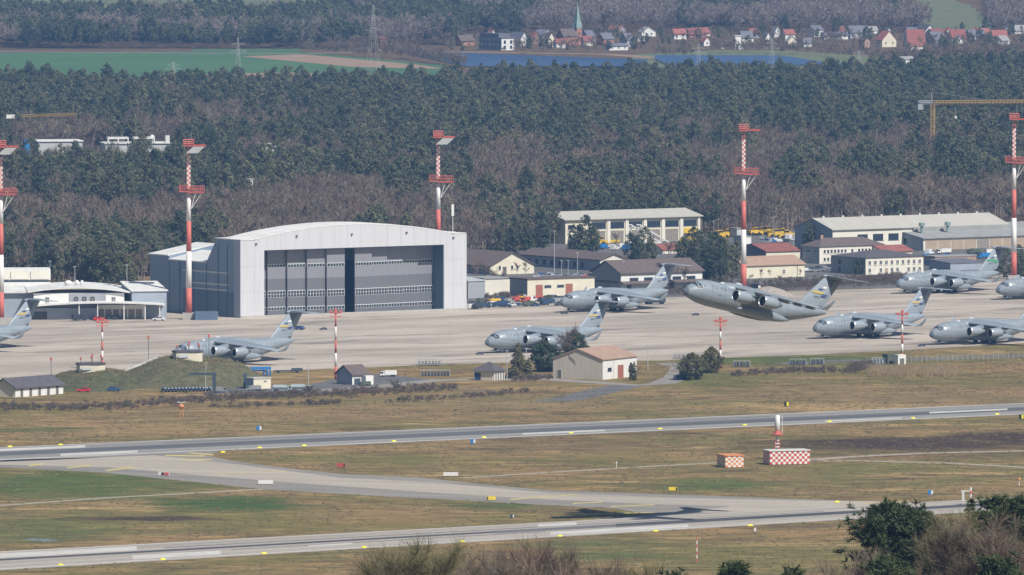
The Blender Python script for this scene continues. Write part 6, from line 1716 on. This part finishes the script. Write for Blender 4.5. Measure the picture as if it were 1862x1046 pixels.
# conifers by the beige house
def solo(name, cat, label, p, crown, trunk, cm, tm_='bark'):
    t = thing(name, label, cat, p, 0)
    crown.build('crown', M[cm], t); trunk.build('trunk', M[tm_], t); return t
s_ = scl(G(945, 687))
solo('conical_conifer', 'tree', 'slim conical dark conifer between the pump hut and beige house', G(943, 688), crown_pine(301, 10.8, 3.9, .3, 260, 40, .8, 1.0), trunk_pine(301, 10), 'hedge')
solo('conical_conifer', 'tree', 'small side conifer leaning on the slim conical one', G(958, 688), crown_pine(302, 6.0, 1.9, .3, 110, 40, .7, 1.0), trunk_pine(302, 5.6), 'hedge')
solo('broad_conifer', 'tree', 'broad dark conifer left behind the beige house', G(993, 676), crown_pine(303, 9.6, 5.4, .5, 300, 40, 1.0), trunk_pine(303, 8), 'pine_near')
tr_, cr_ = bare_tree(304, 14, 4.2, 500, .11, 14); solo('bare_tree', 'tree', 'bare brown tree above the beige house roof', G(1030, 672), cr_, tr_, 'twig')
solo('broad_conifer', 'tree', 'dark pine right of the bare tree behind the beige house', G(1047, 668), crown_pine(305, 12, 4.2, 2, 240, 40, 1.0), trunk_pine(305, 10), 'pine_near')
for i, (x, y, h_, r_) in enumerate(((1259,691,8.4,5.0),(1292,678,8.0,4.0))):
    solo('trimmed_tree', 'tree', 'rounded olive-brown trimmed tree %s' % ('behind the dark truck' if i == 0 else 'left of the slim mast'), G(x, y), crown_pine(310+i, h_, r_, .2, 420, 40, .75), trunk_pine(310+i, 5), 'hedge')
solo('columnar_shrub', 'shrub', 'narrow dark columnar shrub against the white wall of the gabled house, left', G(1148, 692), crown_pine(320, 5.6, .75, .1, 80, 36, .5), trunk_pine(320, 4, .1), 'hedge')
solo('columnar_shrub', 'shrub', 'narrow dark columnar shrub against the white wall of the gabled house, right', G(1154, 692), crown_pine(321, 5.8, .75, .1, 80, 36, .5), trunk_pine(321, 4, .1), 'hedge')
# brown scrub bands
sco = [link('crown', SV[i], None) for i in range(3)]
scp = [G(230, 748), G(560, 722), G(720, 712)]
sct = []
for i, o in enumerate(sco):
    t = thing('scrub_bush', 'bare brown bush in the scrub band below the mounds, %s of three largest' % ('left', 'middle', 'right')[i], 'bush', scp[i], 0, 'scrub bushes'); o.parent = t; sct.append(t)
sp_ = []
def band(line, half, n):
    tot = len(line) - 1
    for _ in range(n):
        k = rg.randrange(tot); f = rg.random(); a, b_ = line[k], line[k+1]
        px = a[0] + (b_[0]-a[0])*f; py = a[1] + (b_[1]-a[1])*f + rg.gauss(0, half)
        p = G(px, py); sp_.append((p.x, p.y, -.2))
band([(-20,742),(120,744),(250,737),(380,728),(480,722),(600,718),(720,712),(830,706)], 3.0, 1000)
band([(380,742),(560,737),(620,733)], 1.3, 110); band([(700,733),(860,722),(960,712)], 1.5, 110)
band([(1330,683),(1450,676),(1560,676)], 1.8, 200); band([(1540,672),(1590,668)], 3, 120)
band([(1200,531),(1400,520),(1560,513),(1650,508)], 4.5, 1100); band([(880,541),(950,538)], 2, 80)
band([(930,692),(1000,688)], 2, 60)
scatter('scrub_band', 'brown leafless scrub along ditches and banks', 'scrub', sp_, (sco,), .16, .5, 8)
rp = []
for _ in range(900):
    p = G(rg.uniform(1578,1738), rg.uniform(672,685)); rp.append((p.x, p.y, -.1))
rb = MB(); r2 = random.Random(3)
for i in range(26):
    x, y = r2.uniform(-.9,.9), r2.uniform(-.9,.9); l = r2.uniform(1.2,2.2); th = r2.uniform(0,3.14)
    rb.add([(x-.05*math.cos(th),y-.05*math.sin(th),0),(x+.05*math.cos(th),y+.05*math.sin(th),0),(x+r2.uniform(-.4,.4),y+r2.uniform(-.4,.4),l)], [(0,1,2)])
ro = rb.build('reed_tuft', M['reed']); ro.location = G(1660, 686); tag(ro, 'straw-coloured reed tuft at the front of the reed patch', 'reed')
scatter('reed_patch', 'straw-coloured reed patch below the slim mast at right', 'reeds', rp, ([ro],), .7, 1.2, 9)
# dry grass tufts over the field
gm_ = []
for s in range(3):
    tb = MB(); r3 = random.Random(70 + s)
    for i in range(22):
        x, y = r3.gauss(0,.55), r3.gauss(0,.55); l = r3.uniform(.35,.8); th = r3.uniform(0,3.14); wd = r3.uniform(.05,.11)
        tb.add([(x-wd*math.cos(th),y-wd*math.sin(th),0),(x+wd*math.cos(th),y+wd*math.sin(th),0),(x+r3.uniform(-.4,.4),y+r3.uniform(-.4,.4),l)], [(0,1,2)])
    gm_.append(tb.mesh('grass_tuft', M['dry_grass']))
TAX = [(-200,846),(0,836),(405,819),(420,838),(620,862),(760,868),(1000,892),(1220,899),(1430,907),(1640,914),(1560,921),(1010,951),(1180,936),(1120,925),(880,912),(700,903),(480,890),(300,871),(0,850)]
def inpoly(x, y, P):
    c_ = False
    for (x0, y0), (x1, y1) in zip(P, P[1:] + P[:1]):
        if (y0 > y) != (y1 > y) and x < (x1-x0)*(y-y0)/(y1-y0) + x0: c_ = not c_
    return c_
APE = [(-160,704),(0,699),(300,684),(545,673),(700,667),(860,661),(1060,656),(1200,656),(1310,651),(1400,648),(1500,644),(1640,637),(1862,624),(2050,614)]
gp_ = []
for _ in range(60000):
    x, y = rg.uniform(-190, 190), rg.uniform(2465, 3560)
    px, py = proj((x, y, 0))
    if not -40 < px < 1900 or py < pl_y(APE, px) + 1: continue
    if ln(*ft, px) - .5 < py < ln(*fb, px) + .5 or ln(*nt_, px) - .5 < py < ln(*nb, px) + .5: continue
    if inpoly(px, py, TAX) or (560 < px < 1250 and 683 < py < 704) or (385 < px < 700 and py < 718): continue
    if mnoise.noise((x*.05, y*.025, 2.2)) + rg.uniform(-.5,.5) < .0: continue
    gp_.append((x, y, -.03))
go_ = [link('grass_tuft', me, None, (gp_[i*997][0], gp_[i*997][1], -.03)) for i, me in enumerate(gm_)]
for i, o in enumerate(go_): tag(o, 'dry grass tuft in the airfield grass, sample %s' % ordw(i), 'grass'); o['kind'] = 'stuff'
scatter('dry_grass', 'dry brown and green grass tufts covering the airfield', 'grass', gp_, (go_,), .25, .75, 12)
scatter('mound_grass', 'rough grass tufts growing on the two mounds', 'grass', [(v.x, v.y, v.z - .05) for v in MV if rg.random() < .3], (go_,), .5, 1.1, 14)
# earth bank and gravel heap behind the apron
ribbon('earth_bank', [(1190,534),(1400,523),(1560,515),(1660,508)], 34, .018, M['bank'])
b = MB(); n_ = 18
b.rings([[(10*f*math.cos(2*math.pi*i/n_)*(1+.12*math.sin(3*i)), 6*f*math.sin(2*math.pi*i/n_), 3.6*(1-f**1.6)) for i in range(n_)] for f in (1,.8,.55,.3,.1)], 0, False, True)
tag(b.build('gravel_heap', M['rubble'], None, True), 'pale gravel heap behind the flying aircraft wing', 'heap').location = G(1397, 538)

# ------------------------------------------------------------------ nearest trees on the slope below the viewpoint
def big_pine(seed, H, r, z0, n, k, cr): 
    rg_ = random.Random(seed); b, tr = MB(), MB()
    tr.tube((0,0,-1),(0,0,H*.95),.32,.06,8,0,False)
    nb = int(n / 12)
    for i in range(nb):                   # whorls of limbs, each carrying needle tufts on its outer half
        f = (i + rg_.random()*.8) / nb; z = z0 + (H - z0) * f; th = rg_.uniform(0, 6.28)
        l = r * (math.sin(math.pi * (.18 + .80*f)) ** .6) * rg_.uniform(.4, 1.22); rise = l * rg_.uniform(-.08, .45)
        s, e = Vector((0,0,z)), Vector((l*math.cos(th), l*math.sin(th), z + rise)); tr.tube(s, e, .09*(1-f*.6), .025, 5, 0, False)
        for j in range(12):
            u = rg_.uniform(.35, 1.05); c = s.lerp(e, u) + Vector((rg_.gauss(0,.45), rg_.gauss(0,.45), rg_.gauss(.15,.3)))
            sz = cr * rg_.uniform(.6, 1.25)
            for q in range(k):
                d = Vector((rg_.gauss(0,1), rg_.gauss(0,1), rg_.gauss(.5,.7))).normalized(); ee = d.orthogonal().normalized(); ee.rotate(Matrix.Rotation(rg_.uniform(0,6.28), 3, d)); w = sz*.2
                b.add([c - ee*w*.5, c + ee*w*.5, c + d*sz + ee*w*.2, c + d*sz - ee*w*.2], [(0,1,2,3)])
    return b, tr
def spruce(seed, H, r, n, k, cr):
    rg_ = random.Random(seed); b, tr = MB(), MB(); tr.tube((0,0,-1),(0,0,H),.2,.03,7,0,False)
    for i in range(n):
        f = (i + .5)/n; z = H*(.08 + .92*f); l = r*(1-f)**.9 + .12; m_ = max(4, int(9*(1-f)+3))
        for a in range(m_):
            th = 2*math.pi*(a + rg_.random()*.7)/m_
            for u in (.35, .6, .85, 1.0):
                c = Vector((l*u*math.cos(th), l*u*math.sin(th), z - l*u*.28 + rg_.gauss(0,.06))); sz = cr*rg_.uniform(.6,1.1)
                for q in range(k):
                    d = Vector((math.cos(th)+rg_.gauss(0,.6), math.sin(th)+rg_.gauss(0,.6), rg_.gauss(-.1,.4))).normalized(); ee = d.orthogonal().normalized(); ee.rotate(Matrix.Rotation(rg_.uniform(0,6.28), 3, d)); w = sz*.3
                    b.add([c - ee*w*.5, c + ee*w*.5, c + d*sz], [(0,1,2)])
    return b, tr
def fore(px, ytop, D, H, kind, label, seed, r, cm, name, **kw):
    p = at(px, ytop + (16 if kind != 'spruce' else 0), D); zt = p.z; p.z = ter(p.x, p.y); H = zt - p.z
    if kind == 'pine': b, tr = big_pine(seed, H, r, kw.get('z0', H*.3), kw.get('n', 900), kw.get('k', 14), kw.get('cr', .9))
    elif kind == 'spruce': b, tr = spruce(seed, H, r, kw.get('n', 40), 5, .6)
    else: tr, b = bare_tree(seed, H, r, kw.get('n', 2600), kw.get('tw', .034), kw.get('limbs', 30), .5)
    t = thing(name, label, 'tree', p, seed % 6); b.build('crown', M[cm], t); tr.build('trunk', M['bark' if kind != 'bare' else 'bark_pale'], t); return t
FD = 1150
fore(1635, 915, FD, 22, 'pine', 'large dark spreading pine at the lower right', 501, 5.8, 'pine_near', 'foreground_pine', n=2200, k=16, z0=11, cr=.62)
fore(1662, 935, FD+15, 20, 'pine', 'dark pine overlapping the large pine on its right side', 502, 3.2, 'pine_near', 'foreground_pine', n=700, k=16, cr=.62, z0=11)
fore(1765, 908, FD+25, 22, 'spruce', 'slender dark spruce in the gap right of the large pine', 503, 2.2, 'pine_near', 'foreground_spruce', n=46)
fore(1815, 900, FD+30, 22, 'pine', 'dark pine left of the right edge of the frame', 504, 3.2, 'pine_near', 'foreground_pine', n=900, k=16, cr=.62, z0=13)
fore(1858, 897, FD+20, 22, 'pine', 'dark pine cut by the right edge of the frame', 505, 2.6, 'pine_near', 'foreground_pine', n=700, k=16, cr=.62, z0=13)
fore(1690, 1006, FD-40, 15, 'spruce', 'young dark spruce at bottom edge right of the large pine', 506, 2.1, 'pine_near', 'foreground_spruce', n=34)
fore(1808, 1008, FD-60, 15, 'pine', 'low dark pine at the bottom right edge', 507, 3.0, 'pine_near', 'foreground_pine', n=600, k=16, cr=.62, z0=8)
fore(1612, 1012, FD-50, 15, 'pine', 'low green pine at bottom edge under the large pine', 508, 3.2, 'pine_near', 'foreground_pine', n=600, k=16, cr=.62, z0=8)
fore(1335, 1022, FD-60, 14, 'pine', 'small dark pine top at the bottom edge left of the large pine', 509, 1.8, 'pine_near', 'foreground_pine', n=300, k=16, cr=.62, z0=9)
fore(1440, 1034, FD-60, 13, 'pine', 'tiny dark pine top at the bottom edge, right one', 510, 1.5, 'pine_near', 'foreground_pine', n=200, k=16, cr=.62, z0=9)
fore(1228, 1036, FD-60, 13, 'pine', 'tiny dark pine top at the bottom edge, left one', 511, 1.2, 'pine_near', 'foreground_pine', n=160, k=16, cr=.62, z0=9)
BF = [(705,1004,'twig_green',2.6),(735,988,'twig_green',2.8),(765,980,'twig_green',3.0),(795,984,'twig_green',2.8),(825,1000,'twig_brown',2.4),(845,1006,'twig_brown',2.4),(880,1000,'twig',2.4),(905,990,'twig',2.4),(940,985,'twig_brown',2.6),(968,980,'twig',2.6),(995,984,'twig_green',2.4),(1018,996,'twig',2.4),(1098,1018,'twig_brown',2.0),(1045,1026,'twig',1.8),(1170,1024,'twig_green',1.6),
      (1560,1012,'twig_brown',2.2),(1530,1026,'twig',2.0),(1490,1030,'twig_brown',1.8),(1718,930,'twig_brown',2.4),(1740,925,'twig_green',2.4),(1700,958,'twig_green',2.2),(1730,968,'twig_green',2.6),(1760,985,'twig_brown',2.8),(1790,985,'twig',2.8),(1838,985,'twig',2.8),(1862,970,'twig',2.6),(1725,1005,'twig',2.4),(1770,1012,'twig',2.4),(1845,1010,'twig_brown',2.4),(1660,1020,'twig_brown',2.2),(1745,950,'twig_brown',2.6),(1780,940,'twig',2.4),(1800,960,'twig_brown',2.6),(1825,955,'twig',2.6),(1850,945,'twig_brown',2.6),(1710,985,'twig',2.4),(1745,990,'twig_green',2.4),(1815,1000,'twig_brown',2.6),(1580,1005,'twig',2.0),
      (680,1018,'twig_brown',2.2),(720,1015,'twig_brown',2.4),(752,1012,'twig',2.4),(782,1010,'twig_brown',2.4),(812,1018,'twig',2.4),(862,1020,'twig_brown',2.4),(892,1016,'twig_brown',2.4),(925,1010,'twig',2.4),(955,1012,'twig_brown',2.4),(982,1014,'twig',2.4),(1010,1022,'twig_brown',2.2),(1120,1032,'twig_brown',1.8),(1545,1034,'twig_green',1.8)]
for i, (x, yt, cm, r_) in enumerate(sorted(BF)):
    fore(x, yt, FD - 10 - (i % 4)*12, 15, 'bare', '%s leafless tree at the bottom edge, %s from left' % ({'twig_green': 'yellow-green', 'twig_brown': 'brown', 'twig': 'grey-mauve'}[cm], ordw(i)), 600 + i, r_, cm, 'foreground_bare_tree')
t = thing('beacon_post', 'orange and white beacon half hidden by the pines at lower right', 'beacon', at(1805, 985, 2000), 0)
t.location.z = ter(t.location.x, t.location.y)
hz_ = at(1805, 968, 2000).z - t.location.z
MB().tube((0,0,0),(0,0,hz_-1.6),.25,.25,8).build('post', M['white'], t); MB().box(-.6,.6,-.5,.5,hz_-1.6,hz_).build('lamp_box', M['orange'], t); MB().box(-1.5,-.61,-.4,.4,hz_-1.2,hz_-.2).build('lamp_arm', M['white'], t)

# ------------------------------------------------------------------ hazy air
b = MB(); b.box(-18000, 18000, -7000, 23500, -1.5, 207.5)
hz = b.build('haze', None) if False else None
me = b.mesh('haze', []); hz = link('haze', me); hz['kind'] = 'stuff'; tag(hz, 'pale blue haze lying over the whole valley', 'haze')
hm = bpy.data.materials.new('haze'); hm.use_nodes = True
nt = hm.node_tree; nt.nodes.remove(nt.nodes['Principled BSDF'])
pv = nt.nodes.new('ShaderNodeVolumePrincipled'); pv.inputs['Color'].default_value = (.24, .50, 1.0, 1); pv.inputs['Density'].default_value = 3.7e-5; pv.inputs['Anisotropy'].default_value = 0.0
nt.links.new(pv.outputs[0], nt.nodes['Material Output'].inputs['Volume'])
hz.data.materials.clear(); hz.data.materials.append(hm)
